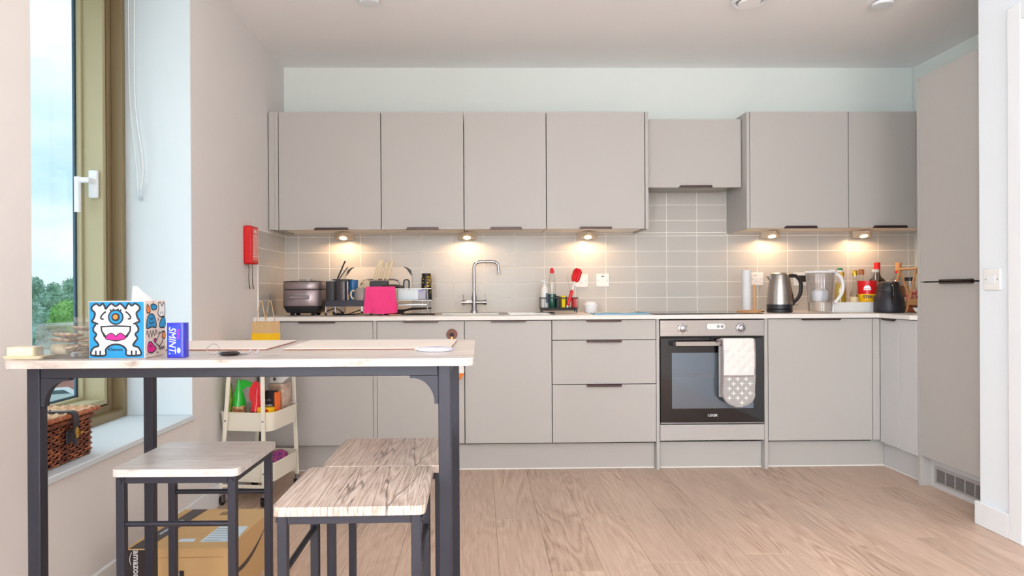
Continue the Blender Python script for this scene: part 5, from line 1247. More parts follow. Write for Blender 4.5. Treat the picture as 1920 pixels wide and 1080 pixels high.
simple = [(1100, 292), (1062, 268), (1030, 292), (1010, 316), (1000, 292), (982, 266), (955, 288), (925, 268), (888, 292), (884, 322), (912, 352), (905, 395), (886, 432), (920, 450), (898, 490), (900, 522), (925, 550), (906, 590), (935, 630), (942, 656), (900, 672), (878, 705), (882, 742), (1000, 744), (1008, 690), (1045, 655), (1100, 643)]
full = simple+[(2200-x, y) for x, y in reversed(simple[1:-1])]
full = [cr2(x*0.985+16, y) for x, y in full]
sp_ = spline(full, True, 4)
mb = MB(); flat(mb, sp_, ff, 0.0003); body_ = mb.build('creature_body', 'paper_white', t, world=True, smooth=False)
ink = MB(); SW = 0.0042
ribbon(ink, sp_, SW, ff, 0.0005, True)
for mir in (False, True):
    g_ = lambda x, y: cr2((2200-x if mir else x)*0.985+16, y)
    for st in ([(1012, 340), (985, 362), (965, 392), (972, 408), (992, 408)], [(888, 434), (915, 444), (942, 456)], [(918, 742), (918, 700)], [(958, 742), (958, 700)], [(1050, 320), (1062, 338)], [(1076, 312), (1082, 332)]):
        ribbon(ink, spline([g_(*p) for p in st], False, 4), SW*0.9, ff, 0.0006)
def disc(mb, cx, cy, r, d, sy=1.0):
    c = cr2(cx, cy); flat(mb, [(c[0]+r*math.cos(2*PI*k/32), c[1]+r*sy*math.sin(2*PI*k/32)) for k in range(32)], ff, d)
disc(ink, 1100, 392, 0.0172, 0.0007)
mouth = [(962, 472), (1100, 466), (1238, 472), (1236, 520), (1205, 575), (1160, 605), (1100, 618), (1040, 605), (992, 575), (966, 520)]
flat(ink, [cr2(x, y) for x, y in mouth], ff, 0.0007)
ink.build('outline', 'ink', t, world=True, smooth=False)
mb = MB(); disc(mb, 1100, 392, 0.0138, 0.0009); 
mb.build('iris', 'sky_blue', t, world=True, smooth=False)
mb = MB(); disc(mb, 1100, 392, 0.0092, 0.0011); mb.build('iris_ring', 'ink', t, world=True, smooth=False)
mb = MB(); disc(mb, 1098, 390, 0.0052, 0.0013); mb.build('pupil', 'orange', t, world=True, smooth=False)
mb = MB(); m2 = [(978, 486), (1100, 481), (1222, 486), (1220, 518), (1188, 560), (1012, 560), (982, 518)]; flat(mb, [cr2(x, y) for x, y in m2], ff, 0.0009); mb.build('mouth_opening', 'paper_white', t, world=True, smooth=False)
mb = MB(); tn = [(1008, 588), (1022, 560), (1055, 540), (1085, 552), (1100, 572), (1115, 552), (1145, 540), (1176, 560), (1186, 588), (1150, 602), (1100, 606), (1045, 602)]
tq = spline([cr2(x, y) for x, y in tn], True, 3); flat(mb, tq, ff, 0.0011); mb.build('tongue', 'magenta', t, world=True, smooth=False)
mb = MB(); ribbon(mb, tq, 0.0022, ff, 0.0012, True); mb.build('tongue_outline', 'ink', t, world=True, smooth=False)
text('lettering', 'Kleenex', 0.0098, 'ink', t, (X0_+cr2(1095, 688)[0], Y0_-0.0010, z+cr2(1095, 690)[1]), (1, 0, 0), (0, 0, 1), extrude=0.0002, bold=0.0001)
text('lettering', 'by mr doodle'[:0] or 'and friends', 0.0040, 'ink', t, (X0_+cr2(1095, 718)[0], Y0_-0.0010, z+cr2(1095, 720)[1]), (1, 0, 0), (0, 0, 1), extrude=0.0002) if 0 else None
# doodles on the right side of the box (plane x = X1_)
fs_ = lambda u, v, d: (X1_+0.0003+d, Y0_+u, z+v)
Sd = Y1_-Y0_
def sd_(x, y): return ((x-1355)/205*Sd, (775-y)/530*Hd)
def sblob(col, pts, nm, closed=True):
    q = spline([sd_(*p) for p in pts], True, 3); mb = MB(); flat(mb, q, fs_, 0.0002); mb.build(nm, col, t, world=True, smooth=False)
    ribbon(side_ink, q, 0.0026, fs_, 0.0004, True)
side_ink = MB()
sblob('orange', [(1375, 355), (1378, 275), (1408, 340)], 'doodle_cone')
sblob('sky_blue', [(1412, 285), (1440, 275), (1472, 300), (1462, 325), (1430, 330), (1415, 310)], 'doodle_bolt')
sblob('paper_white', [(1478, 360), (1490, 320), (1485, 275), (1505, 262), (1520, 300), (1540, 262), (1550, 300), (1552, 350), (1540, 395), (1500, 398)], 'doodle_rabbit')
sblob('sky_blue', [(1372, 500), (1375, 420), (1400, 370), (1440, 380), (1462, 450), (1460, 500), (1420, 490)], 'doodle_ghost')
sblob('sky_blue', [(1498, 500), (1500, 450), (1530, 405), (1552, 420), (1552, 500)], 'doodle_wave')
sblob('orange', [(1522, 600), (1528, 560), (1550, 550), (1552, 615)], 'doodle_flag')
sblob('magenta', [(1380, 700), (1385, 640), (1410, 630), (1440, 670), (1462, 705), (1420, 735), (1390, 725)], 'doodle_drop')
sblob('magenta', [(1440, 610), (1460, 608), (1462, 630), (1442, 635)], 'doodle_nose')
for st in ([(1370, 560), (1378, 520), (1392, 590), (1405, 520), (1418, 590), (1430, 520), (1445, 575), (1458, 520), (1470, 560)], [(1462, 625), (1500, 560), (1540, 540)], [(1450, 640), (1490, 680), (1525, 640), (1520, 625)], [(1485, 715), (1495, 685), (1505, 720), (1515, 685), (1525, 720), (1535, 690), (1545, 715)], [(1480, 560), (1500, 545)], [(1478, 410), (1490, 440)], [(1395, 400), (1415, 420), (1435, 400)], [(1395, 440), (1415, 460), (1440, 440)], [(1500, 350), (1502, 375)], [(1522, 350), (1524, 375)], [(1400, 655), (1412, 680)], [(1430, 262), (1440, 252)], [(1372, 735), (1378, 745)], [(1465, 735), (1480, 742)]):
    ribbon(side_ink, spline([sd_(*p) for p in st], False, 3), 0.0022, fs_, 0.0005)
side_ink.build('side_outlines', 'ink', t, world=True, smooth=False)
vs = []; nq = 14
mb = MB()
for k in range(2):
    pl_ = [(0.4955, 0), (0.4930, 0.030), (0.4955, 0.033), (0.5040, 0.0335), (0.5085, 0.026), (0.512, 0.021), (0.520, 0.014), (0.532, 0.005), (0.540, 0.001)] if k == 0 else [(0.497, 0), (0.500, 0.027), (0.509, 0.019), (0.526, 0.009), (0.536, 0.001)]
    mb.prism(pl_, lambda u, v, d: (u+0.006*math.sin(v*90), d+v*0.15, z+H_+v), -2.905+0.012*k, -2.9035+0.012*k)
mb.build('tissue', 'paper_white', t, world=True)
t = thing('mint_box', 'small upright blue mint box with white sideways lettering', 'box', (0.604, -2.918, z))
MB().rbox(-0.0195, 0.0195, -0.0135, 0.0135, 0, 0.077, 0.004).build('case', 'blue_foil', t, bevel=0.0012)
B(-0.016, 0.012, -0.0139, -0.0133, 0.006, 0.071).build('front_label', mat('blue_label', (28, 62, 214), 0.35), t, bevel=0.0002, smooth=False)
text('lettering', 'SMINT.', 0.0215, 'white_gloss', t, (-0.0065, -0.0144, 0.038), (0, 0, -1), (1, 0, 0), world=False, shear=0.25, extrude=0.0002, sx=0.92)
text('lettering', 'FORTE', 0.0075, 'magenta', t, (0.0065, -0.0144, 0.052), (0, 0, -1), (1, 0, 0), world=False, extrude=0.0002)
MB().sphere((0.008, -0.0142, 0.016), 0.0045, 8, (0.9, 0.15, 1.4)).build('mint_picture', 'label_blue', t)

t = thing('key_ring', 'car key fob and small keys on a split ring on the table', 'keys', (0.70, -2.885, z))
MB().tube([(-0.030+0.014*math.cos(a), 0.0, 0.014+0.0125*math.sin(a)) for a in [2*PI*k/24 for k in range(24)]], 0.0009, n=6, closed=True).build('split_ring', 'chrome', t)
MB().lathe([(0.001, 0.0), (0.020, 0.0012), (0.0245, 0.005), (0.018, 0.0095), (0.001, 0.011)], (0.008, -0.004, 0), n=28, sy=0.7).build('fob', 'black_gloss', t)
MB().tube([(-0.018, 0, 0.006), (-0.012, 0, 0.006)], 0.004, n=8).build('link', 'grey_metal', t)
for dx in (0.0, 0.018): MB().prism([(0.036+dx, 0), (0.044+dx, 0.0), (0.050+dx, 0.010), (0.045+dx, 0.010)], lambda u, v, d: (u, d, v+0.0005), 0.020, 0.0245).build('key', 'chrome', t, bevel=0.0004)
MB().tube([(0.028, 0.004, 0.002), (0.040, 0.02, 0.002)], 0.0015, n=6).build('key', 'chrome', t)
def placemat(lab, pts):
    cx_ = sum(p[0] for p in pts)/4; cy_ = sum(p[1] for p in pts)/4
    t = thing('placemat', lab, 'placemat', (cx_, cy_, z), 0, 'placemats on the bar table')
    MB().prism([(x-cx_, y-cy_) for x, y in pts], lambda u, v, d: (u, v, d), 0.0, 0.0022).build('backing', 'mat_edge', t, smooth=False)
    MB().prism([(x-cx_, y-cy_) for x, y in pts], lambda u, v, d: (u, v, d), 0.0023, 0.0042).build('surface', 'placemat', t, smooth=False)
placemat('pale cork placemat on the left half of the table', [(0.40, -2.742), (0.747, -2.750), (0.745, -2.462), (0.40, -2.455)])
placemat('pale cork placemat on the right half of the table', [(0.792, -2.757), (1.205, -2.757), (1.212, -2.462), (0.786, -2.462)])
t = thing('marble_coaster', 'flat pale marbled oval coaster at the right of the table', 'coaster', (1.170, -2.800, z))
MB().lathe([(0.040, 0.0), (0.043, 0.002), (0.043, 0.006), (0.040, 0.0078), (0, 0.008)], n=40, sy=0.95).build('disc', mat('marble', (226, 226, 240), 0.3, rgb2=(206, 206, 226), vscale=40), t)
MB().sphere((-0.046, 0.0, 0.004), 0.0035, 8).build('tassel', 'white_plastic', t)

# ------------------------------------------------------------------ trolley by the left wall
TRL, TRR = (0.163, -1.010, 0.0), -0.16
tc_, ts_ = math.cos(TRR), math.sin(TRR)
def tw_(x, y): return (TRL[0]+x*tc_-y*ts_, TRL[1]+x*ts_+y*tc_)
t = thing('utility_trolley', 'off-white three-tier utility trolley on castors by the left wall', 'trolley', TRL, TRR)
def tray_bin(zr, h, hx_=0.140, hy_=0.158):
    def ol_(s_, r=0.045):
        p = []
        for cx_, cy_, a0 in ((hx_-r, hy_-r, 0), (-hx_+r, hy_-r, PI/2), (-hx_+r, -hy_+r, PI), (hx_-r, -hy_+r, 1.5*PI)):
            for k in range(6): a = a0+PI/2*k/5; p.append(((cx_+r*math.cos(a))*s_, (cy_+r*math.sin(a))*s_))
        return p
    lo, li, to, ti = ol_(0.955), ol_(0.945), ol_(1.0), ol_(0.99)
    n = len(lo); vs = [(x, y, zr-h) for x, y in lo]+[(x, y, zr) for x, y in to]+[(x, y, zr) for x, y in ti]+[(x, y, zr-h+0.002) for x, y in li]
    fs = [tuple(reversed(range(n)))]
    for k in range(3): fs += [(k*n+i, k*n+(i+1) % n, (k+1)*n+(i+1) % n, (k+1)*n+i) for i in range(n)]
    fs.append(tuple(range(3*n, 4*n)))
    b = MB().add(vs, fs).build('tray', 'trolley_white', t)
    MB().tube([(x, y, zr) for x, y in to], 0.0035, n=6, closed=True).build('tray_rim', 'trolley_white', b)
tray_bin(0.720, 0.085); tray_bin(0.447, 0.088); tray_bin(0.203, 0.090)
def bar(p0, p1, w=0.019, d=0.010, nm='leg'):
    p0, p1 = Vector(p0), Vector(p1); a = [(-w/2, -d/2), (w/2, -d/2), (w/2, d/2), (-w/2, d/2)]
    vs = [(p0.x+u, p0.y+v, p0.z) for u, v in a]+[(p1.x+u, p1.y+v, p1.z) for u, v in a]
    return MB().add(vs, [(0, 3, 2, 1), (4, 5, 6, 7), (0, 1, 5, 4), (1, 2, 6, 5), (2, 3, 7, 6), (3, 0, 4, 7)]).build(nm, 'trolley_white', t, bevel=0.0015, smooth=False)
for x0, x1, y in ((-0.120, -0.066, -0.166), (0.103, 0.098, -0.166), (-0.120, -0.066, 0.166), (0.120, 0.098, 0.166)):
    lg = bar((x0, y, 0.072), (x1, y, 0.715))
    for zz in (0.16, 0.41): 
        q = x0+(x1-x0)*(zz-0.072)/0.643
        MB().tube([(q, y-math.copysign(0.0, y), zz), (q, y+math.copysign(0.0065, y), zz)], 0.005, n=10).build('bolt', 'grey_metal', lg)
    MB().cyl((x0, y, 0.050), (x0, y, 0.072), 0.012, n=14).build('castor_mount', 'grey_metal', lg)
    mb = MB(); mb.tube([(x0-0.010, y+0.006, 0.024), (x0+0.010, y+0.006, 0.024)], 0.0235, n=20); mb.build('castor', 'rubber', lg)
    mb = MB(); mb.box(x0-0.015, x0-0.012, y-0.012, y+0.018, 0.018, 0.050); mb.box(x0+0.012, x0+0.015, y-0.012, y+0.018, 0.018, 0.050); mb.box(x0-0.015, x0+0.015, y-0.012, y+0.018, 0.048, 0.051); mb.build('castor_fork', 'chrome', lg, smooth=False)
bar((-0.105, -0.1665, 0.092), (-0.105, -0.1665, 0.098), 0.02, 0.006, 'spacer'); 
MB().box(-0.112, 0.095, -0.170, -0.163, 0.088, 0.104).build('crossbar', 'trolley_white', t, bevel=0.001)
MB().box(-0.112, 0.112, 0.163, 0.170, 0.088, 0.104).build('crossbar', 'trolley_white', t, bevel=0.001)

def ttag(name, lab, cat, x, y, z_, rz=None, grp=None):
    p = tw_(x, y); return thing(name, lab, cat, (p[0], p[1], z_), TRR if rz is None else rz, grp)
# paper gift bag and small box on the top tray
t = ttag('paper_bag', 'brown paper carrier bag with a yellow lower half and rope handles', 'bag', 0.060, -0.052, 0.638, -0.36)
def bagbox(hw, hd, h, top=0.92):
    return [(-hw, -hd, 0), (hw, -hd, 0), (hw, hd, 0), (-hw, hd, 0), (-hw*top, -hd*top, h), (hw*top, -hd*top, h), (hw*top, hd*top, h), (-hw*top, hd*top, h)]
def bagpart(nm, m, z0_, z1_, HT=0.246, hw=0.062, hd=0.038):
    def at_(zz): s_ = 1-0.10*zz/HT; return hw*s_, hd*s_
    a, b_ = at_(z0_), at_(z1_)
    vs = [(-a[0], -a[1], z0_), (a[0], -a[1], z0_), (a[0], a[1], z0_), (-a[0], a[1], z0_), (-b_[0], -b_[1], z1_), (b_[0], -b_[1], z1_), (b_[0], b_[1], z1_), (-b_[0], b_[1], z1_)]
    return MB().add(vs, [(0, 1, 5, 4), (1, 2, 6, 5), (2, 3, 7, 6), (3, 0, 4, 7)] + ([(0, 3, 2, 1)] if z0_ == 0 else [])).build(nm, m, t, smooth=False)
bagpart('lower_half', 'yellow', 0, 0.190); bagpart('upper_half', 'kraft', 0.190, 0.246)
for y_, dx in ((-0.035, 0.0), (0.034, 0.0)):
    MB().tube(spline([(-0.030, y_, 0.228), (-0.022, y_, 0.28), (-0.010, y_, 0.336), (-0.004, y_, 0.348), (0.004, y_, 0.346), (0.010, y_, 0.330), (0.020, y_, 0.28), (0.030, y_, 0.228)], False, 4), 0.0022, n=6).build('rope_handle', 'kraft', t)
t = ttag('tea_box', 'small flat orange and brown carton left of the paper bag', 'box', -0.066, -0.06, 0.638, -0.25)
B(-0.045, 0.040, -0.045, 0.045, 0, 0.153).build('carton', 'kraft', t, bevel=0.001, smooth=False)
B(-0.0452, 0.0402, -0.0458, -0.0451, 0.02, 0.138).build('orange_band', 'orange_side', t, smooth=False); B(0.004, 0.032, -0.0465, -0.0459, 0.137, 0.149).build('label_patch', 'label_blue', t, smooth=False)
# mid tier contents (tray floor 0.361)
zf = 0.3625
def softbag(name, lab, cat, x, y, zb, w, d_, h, m_top, m_bot, split, seed, twist=0.0, flop=None):
    t = ttag(name, lab, cat, x, y, zb)
    rnd = random.Random(seed); n = 28
    def ringp(f): 
        s_ = [0.80, 1.0, 1.03, 0.98, 0.86, 0.62, 0.34, 0.20][min(7, int(f*7))]; f2 = f*7-int(f*7); s2 = [0.80, 1.0, 1.03, 0.98, 0.86, 0.62, 0.34, 0.20][min(7, int(f*7)+1)]
        s_ = s_+(s2-s_)*f2
        return [((w*s_*(1+0.05*math.sin(3*a+seed+f*6)))*math.cos(a)+twist*f*f, d_*s_*(1+0.07*math.sin(4*a+seed-f*5))*math.sin(a), f*h+0.002*math.sin(5*a+f*9)) for a in [2*PI*k/n for k in range(n)]]
    def shell(f0, f1, nm, m, cap0, cap1):
        st = 12; vs = []; fs = []
        for j in range(st+1): vs += [(p[0], p[1], max(0.0, p[2])) for p in ringp(f0+(f1-f0)*j/st)]
        for j in range(st): fs += [(j*n+k, j*n+(k+1) % n, (j+1)*n+(k+1) % n, (j+1)*n+k) for k in range(n)]
        if cap0: fs.append(tuple(reversed(range(n))))
        if cap1: fs.append(tuple(range(st*n, (st+1)*n)))
        MB().add(vs, fs).build(nm, m, t)
    shell(0, split, 'contents', m_bot, True, False); shell(split, 1.0, 'wrapper', m_top, False, True)
    if flop: MB().prism(spline(flop, True, 4), lambda u, v, dd: (u, dd, v), -0.004, 0.004).build('twisted_neck', m_top, t, bevel=0.002)
    return t
softbag('snack_bag', 'green plastic bag of snack rings clipped shut on the trolley', 'bag', -0.070, -0.080, zf, 0.034, 0.036, 0.235, 'green_bag', 'nuts', 0.46, 3, 0.0, [(-0.01, 0.205), (0.02, 0.235), (0.06, 0.225), (0.10, 0.205), (0.095, 0.185), (0.05, 0.20), (0.015, 0.185)])
softbag('fruit_bag', 'red plastic bag with dark red contents on the trolley', 'bag', 0.028, -0.098, zf, 0.026, 0.032, 0.200, 'red_bag', 'meat', 0.44, 8, 0.01, [(-0.035, 0.15), (-0.025, 0.205), (0.0, 0.232), (0.028, 0.215), (0.050, 0.185), (0.030, 0.14), (0.015, 0.10), (-0.01, 0.12)])
t = ttag('leafy_vegetable', 'bumpy yellow-green vegetable at the back left of the trolley tray', 'vegetable', -0.119, -0.085, zf)
for k in range(7):
    mb = MB().sphere((0.006*math.cos(k*0.9), 0.020*math.sin(k*0.9), 0.115+0.004*k), 0.011, 8, (0.7, 0.7, 9.0)); mb.build('segment', 'green_leaf', t)
t = ttag('coffee_packet', 'black coffee packet with orange side standing on the trolley', 'packet', 0.082, -0.045, zf)
B(-0.040, 0.026, -0.020, 0.024, 0, 0.178).build('packet', 'black_plastic', t, bevel=0.003, smooth=False); B(0.0265, 0.0385, -0.020, 0.024, 0, 0.172).build('orange_side', 'orange_side', t, bevel=0.002, smooth=False)
pk_ = t
text('lettering', 'ARABIA', 0.014, 'white_gloss', t, (-0.006, -0.0208, 0.108), (1, 0, 0), (0, 0, 1), world=False); text('lettering', 'caffe', 0.018, 'grey_metal', t, (-0.008, -0.0208, 0.135), (1, 0, 0), (0, 0, 1), world=False, shear=0.3)
t = ttag('stock_cube_box', 'small yellow box with a red oval in front of the coffee packet', 'box', 0.090, -0.105, zf)
B(-0.042, 0.032, -0.018, 0.018, 0, 0.106).build('carton', 'yellow', t, bevel=0.001, smooth=False)
mb = MB(); flat(mb, [(-0.004+0.022*math.cos(2*PI*k/24), 0.092+0.006*math.sin(2*PI*k/24)) for k in range(24)], lambda u, v, d: (u, d, v), -0.0184); mb.build('oval_mark', 'red', t, smooth=False)
t = ttag('brown_pouch', 'translucent brown pouch behind the coffee packet', 'pouch', 0.094, 0.040, zf)
MB().rbox(-0.05, 0.034, -0.045, 0.05, 0, 0.205, 0.012).build('pouch', 'brown_pouch', t, bevel=0.004)
t = ttag('card_tag', 'white printed card sticking out above the pouch', 'card', 0.095, 0.03, 0.570)
MB().prism([(-0.055, 0.0), (0.010, 0.0), (0.045, 0.030), (0.030, 0.062), (0.0, 0.045), (-0.055, 0.05)], lambda u, v, d: (u, d, v), -0.002, 0.002).build('card', 'paper_white', t)
mb = MB(); [ribbon(mb, [(-0.030+0.010*math.cos(a), 0.018+0.010*math.sin(a)), (-0.030-0.010*math.cos(a), 0.018-0.010*math.sin(a))], 0.003, lambda u, v, d: (u, d, v), -0.0025) for a in (0, 0.8, 1.6, 2.4)]
mb.build('star_mark', 'ink', t, smooth=False)
# lower tier
t = ttag('frozen_berry_bag', 'pink and purple bag of berries on the lowest trolley tray', 'bag', 0.085, 0.0, 0.118)
MB().lathe([(0.001, 0.0), (0.032, 0.004), (0.038, 0.05), (0.034, 0.085), (0.018, 0.108), (0.001, 0.112)], n=28, sx=1.05, sy=3.2).build('bag', 'frost', t)
t = ttag('flour_bag', 'beige paper bag beside the berries on the lowest trolley tray', 'bag', -0.005, 0.02, 0.118)
MB().rbox(-0.045, 0.038, -0.085, 0.085, 0, 0.100, 0.02).build('bag', mat('beige_paper', (206, 180, 148), 0.8, var=0.08), t, bevel=0.012)

# ------------------------------------------------------------------ cardboard delivery box on the floor
t = thing('cardboard_box', 'large brown delivery box with black tape and white lettering under the stools', 'box', (0.30, -2.03, 0.0))
cpt = [(0.127, -2.226), (0.458, -2.230), (0.475, -1.836), (0.145, -1.836)]
BH = 0.198
mb = MB(); mb.prism([(x, y) for x, y in cpt], lambda u, v, d: (u, v, d), 0.0005, BH-0.003); mb.build('carton', 'cardboard', t, world=True, smooth=False)
def flap(pts, nm, m='cardboard', th_=0.003, base=BH-0.0025):
    MB().prism(pts, lambda u, v, d: (u, v, d), base, base+th_).build(nm, m, t, world=True, smooth=False)
rr = random.Random(4)
torn = [(0.200, -2.232)] + [(0.200+0.0235*k, -2.232+rr.uniform(-0.001, 0.006)) for k in range(1, 11)] + [(0.458, -2.236)]
flap(torn+[(0.4765, -1.834), (0.205, -1.834)], 'top_flap'); flap([(0.124, -2.231), (0.199, -2.232), (0.204, -1.834), (0.143, -1.834)], 'top_flap')
T1 = BH+0.0008
flap([(0.135, -2.229), (0.192, -2.229), (0.232, -1.836), (0.176, -1.836)], 'tape', 'tape_black', 0.0006, T1)
ta = t
fr = B(0.129, 0.186, -2.2285, -2.2268, 0.002, BH-0.004).build('tape', 'tape_black', t, world=True, smooth=False)
text('lettering', 'amazon prime', 0.030, 'paper_white', t, (0.158, -2.2290, 0.108), (0, 0, -1), (1, 0, 0), extrude=0.0003, bold=0.0004)
mb = MB(); ribbon(mb, spline([(0.143, 0.187), (0.138, 0.172), (0.137, 0.160), (0.141, 0.146)], False, 4), 0.0022, lambda u, v, d: (u, d, v), -2.2292); mb.build('smile_mark', 'paper_white', t, world=True, smooth=False)
text('lettering', 'amazon prime', 0.026, 'label_blue', t, (0.180, -2.03, T1+0.0010), (0.10, 1.0, 0), (-1.0, 0.10, 0), extrude=0.0002)
B(0.272, 0.310, -2.2320, -2.2308, 0.090, 0.166).build('stamp', 'tape_black', t, world=True, smooth=False) if 0 else None
st = B(0.278, 0.312, -2.2316, -2.2302, 0.060, 0.126).build('stamp', 'tape_black', t, world=True, smooth=False)
text('lettering', 'amazon', 0.018, 'paper_white', t, (0.295, -2.2320, 0.098), (0, 0, -1), (1, 0, 0), extrude=0.0003)
B(0.20, 0.44, -2.2306, -2.2302, 0.168, 0.1695).build('crease', mat('crease_brown', (176, 138, 92), 0.9), t, world=True, smooth=False)
T2 = BH+0.0007
def tlabel(pts, nm, m): flap(pts, nm, m, 0.0006, T2)
tlabel([(0.340, -2.175), (0.455, -2.175), (0.452, -2.030), (0.350, -2.030)], 'address_label', 'label_blue'); tlabel([(0.265, -2.172), (0.318, -2.172), (0.316, -2.145), (0.265, -2.145)], 'small_label', 'label_blue')
mb = MB()
for k in range(6): mb.box(0.352, 0.352+[0.05, 0.08, 0.06, 0.085, 0.05, 0.07][k], -2.165+k*0.022, -2.161+k*0.022, T2+0.0007, T2+0.0009)
mb.build('label_print', 'grey_metal', t, world=True, smooth=False)
mb = MB()
for k in range(8): mb.box(0.300+k*0.005, 0.300+k*0.005+[0.002, 0.003, 0.001, 0.003, 0.002, 0.001, 0.003, 0.002][k], -1.905, -1.865, T2, T2+0.0003)
mb.build('barcode', 'tape_black', t, world=True, smooth=False)
# smile on the right-hand side
def sidep(u, v, d):
    return (0.4582+u*0.0432+0.0008+d, -2.230+u, v)
mb = MB(); arcp = spline([(-0.0+0.02, 0.112), (0.06, 0.098), (0.12, 0.095), (0.19, 0.104), (0.26, 0.126), (0.32, 0.152)], False, 5)
n = len(arcp); top_ = []; bot_ = []
for i, (u, v) in enumerate(arcp):
    w = 0.017*math.sin(PI*min(1, (i+3)/(n+3)))+0.001; top_.append((u, v+w/2)); bot_.append((u, v-w/2))
mb.add([sidep(u, v, 0) for u, v in top_]+[sidep(u, v, 0) for u, v in bot_], [(i, i+1, n+i+1, n+i) for i in range(n-1)])
mb.build('smile_mark', 'tape_black', t, world=True, smooth=False)
mb = MB(); ribbon(mb, [(0.01, 0.052), (0.385, 0.150-0.09)], 0.002, sidep, 0); mb.build('side_crease', 'tape_black', t, world=True, smooth=False) if 0 else None

# ------------------------------------------------------------------ wicker hamper on the window sill
hx0, hx1, hy0, hy1, hz0, hz1 = -0.272, -0.036, -2.455, -2.120, 0.4885, 0.622
t = thing('wicker_hamper', 'brown wicker hamper with leather straps on the window sill', 'basket', ((hx0+hx1)/2, (hy0+hy1)/2, hz0))
B(hx0+0.014, hx1-0.014, hy0+0.014, hy1-0.014, hz0+0.001, hz1-0.012).build('lining', mat('dark_wicker', (58, 32, 26), 0.8), t, world=True, smooth=False)
wv = MB(); mx_, my_ = hx0+0.008, hy0+0.008
def perim(off=0.0):
    p = []; X0, X1, Y0, Y1 = hx0+0.008, hx1-0.008, hy0+0.008, hy1-0.008
    nx_, ny_ = 22, 32
    for k in range(nx_): p.append((X0+(X1-X0)*k/nx_, Y0, 0, -1))
    for k in range(ny_): p.append((X1, Y0+(Y1-Y0)*k/ny_, 1, 0))
    for k in range(nx_): p.append((X1-(X1-X0)*k/nx_, Y1, 0, 1))
    for k in range(ny_): p.append((X0, Y1-(Y1-Y0)*k/ny_, -1, 0))
    return p
pp = perim(); rr = random.Random(6); rowsN = 14
for r in range(rowsN):
    zz = hz0+0.006+(hz1-hz0-0.016)*r/(rowsN-1)
    pts = []
    for k, (x, y, nx1, ny1) in enumerate(pp):
        o_ = 0.0048*math.cos(PI*k/2+PI*r); pts.append((x+nx1*o_, y+ny1*o_, zz+0.0032*math.sin(PI*k/2+PI*r)+rr.uniform(-0.0006, 0.0006)))
    wv.tube(pts, 0.0034, n=5, closed=True)
wo = wv.build('weave', 'wicker', t, world=True); wo['kind'] = 'stuff'
sk = MB()
for k in range(0, len(pp), 4):
    x, y, _, _ = pp[(k+1) % len(pp)]; sk.tube([(x, y, hz0), (x, y, hz1)], 0.003, n=5)
so_ = sk.build('stakes', 'wicker', t, world=True); so_['kind'] = 'stuff'
MB().tube([(hx0+0.006, hy0+0.006, hz1-0.004), (hx1-0.004, hy0+0.006, hz1-0.004), (hx1-0.004, hy1-0.004, hz1-0.004), (hx0+0.006, hy1-0.004, hz1-0.004)], 0.007, n=8, closed=True).build('rim', 'wicker', t, world=True)
lid_z = 0.642
ld_ = B(hx0-0.006, hx1+0.006, hy0-0.004, hy1+0.004, lid_z-0.008, lid_z-0.001).build('lid', 'wicker_light', t, world=True, bevel=0.002)
lm = MB()
for k in range(17):
    x = hx0+(hx1-hx0)*k/16; pts = [(x, hy0+(hy1-hy0)*j/30, lid_z+0.002+0.003*math.cos(PI*j/2+PI*k)) for j in range(31)]; lm.tube(pts, 0.0045, n=5)
lo_ = lm.build('lid_weave', 'wicker_light', ld_, world=True); lo_['kind'] = 'stuff'
bd2 = MB(); L0 = [(hx0-0.006, hy0-0.004), (hx1+0.010, hy0-0.004), (hx1+0.010, hy1+0.006), (hx0-0.006, hy1+0.006)]
cpts = []
for a in range(4):
    p0, p1 = L0[a], L0[(a+1) % 4]; m_ = 26
    for k in range(m_): cpts.append((p0[0]+(p1[0]-p0[0])*k/m_, p0[1]+(p1[1]-p0[1])*k/m_, lid_z-0.003+0.0008*(-1)**k))
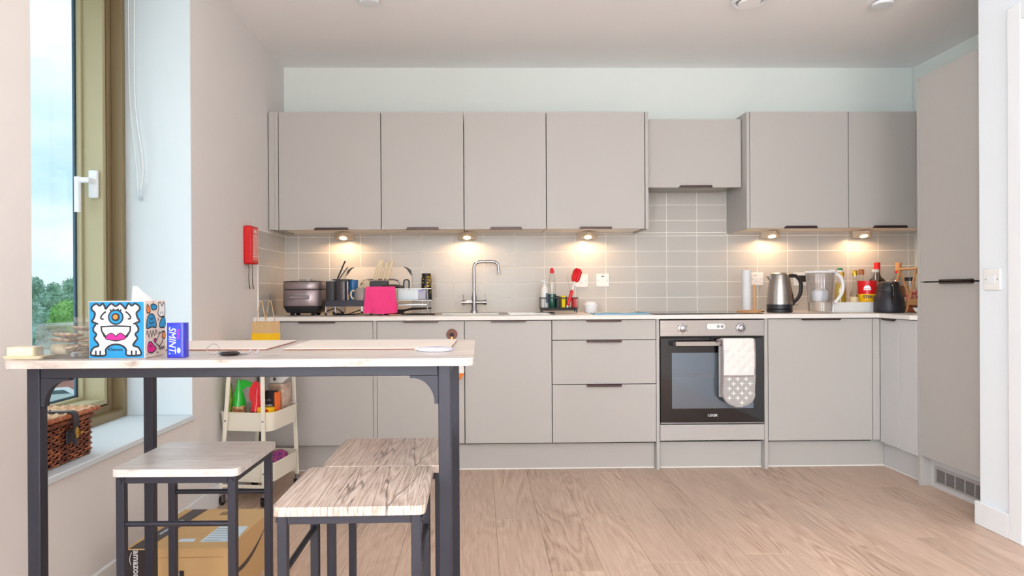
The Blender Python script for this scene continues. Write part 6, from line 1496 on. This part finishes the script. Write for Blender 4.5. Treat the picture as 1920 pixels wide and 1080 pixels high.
bd2.tube(cpts, [0.0085 if k % 2 else 0.0074 for k in range(len(cpts))], n=8, closed=True).build('lid_border', mat('wicker_mid', (190, 116, 76), 0.5, rgb2=(150, 82, 50), vscale=60), ld_, world=True)
for yc, lab in ((-2.262, None),):
    sm = MB(); xs = hx1+0.022
    path = [(-0.135, lid_z+0.0075), (-0.05, lid_z+0.0085), (hx1+0.008, lid_z+0.008), (xs-0.002, lid_z-0.004), (xs, 0.60), (xs-0.002, 0.545)]
    path = spline(path, False, 4); W_ = 0.0145
    vs = []; fs = []
    for i, (x, zz) in enumerate(path):
        w_ = W_ if i < len(path)-5 else W_*(1.0-0.12*(i-(len(path)-6)))
        vs += [(x, yc-w_, zz), (x, yc+w_, zz), (x+0.003, yc+w_, zz+0.003), (x+0.003, yc-w_, zz+0.003)]
    for i in range(len(path)-1):
        a = i*4; fs += [(a+k, a+(k+1) % 4, a+4+(k+1) % 4, a+4+k) for k in range(4)]
    fs += [(0, 1, 2, 3), tuple(len(vs)-4+k for k in (3, 2, 1, 0))]
    so = sm.add(vs, fs).build('strap', 'leather', t, world=True)
    MB().box(hx1+0.004, hx1+0.010, yc-0.024, yc+0.024, 0.552, 0.594).build('strap_patch', 'leather', t, world=True, bevel=0.004)
    c_ = MB(); c_.prism([(yc+0.008*math.cos(2*PI*k/20), 0.585+0.019*math.sin(2*PI*k/20)) for k in range(20)], lambda u, v, d: (d, u, v), xs+0.003, xs+0.0055); c_.tube([(xs+0.005, yc, 0.585), (xs+0.017, yc, 0.585)], 0.003, n=8); c_.box(xs+0.014, xs+0.018, yc-0.003, yc+0.010, 0.582, 0.589)
    c_.build('clasp', 'brass', so, world=True)
    rv_ = MB(); [rv_.sphere((x, yc+s_*0.007, lid_z+0.0125), 0.0022, 6) for x in (-0.12, -0.10) for s_ in (-1, 1)]; rv_.build('rivets', 'rubber', so, world=True)
for o in bpy.data.objects:
    if o.type == 'MESH' and o.parent is None and 'kind' not in o and 'label' not in o: print('UNTAGGED', o.name)
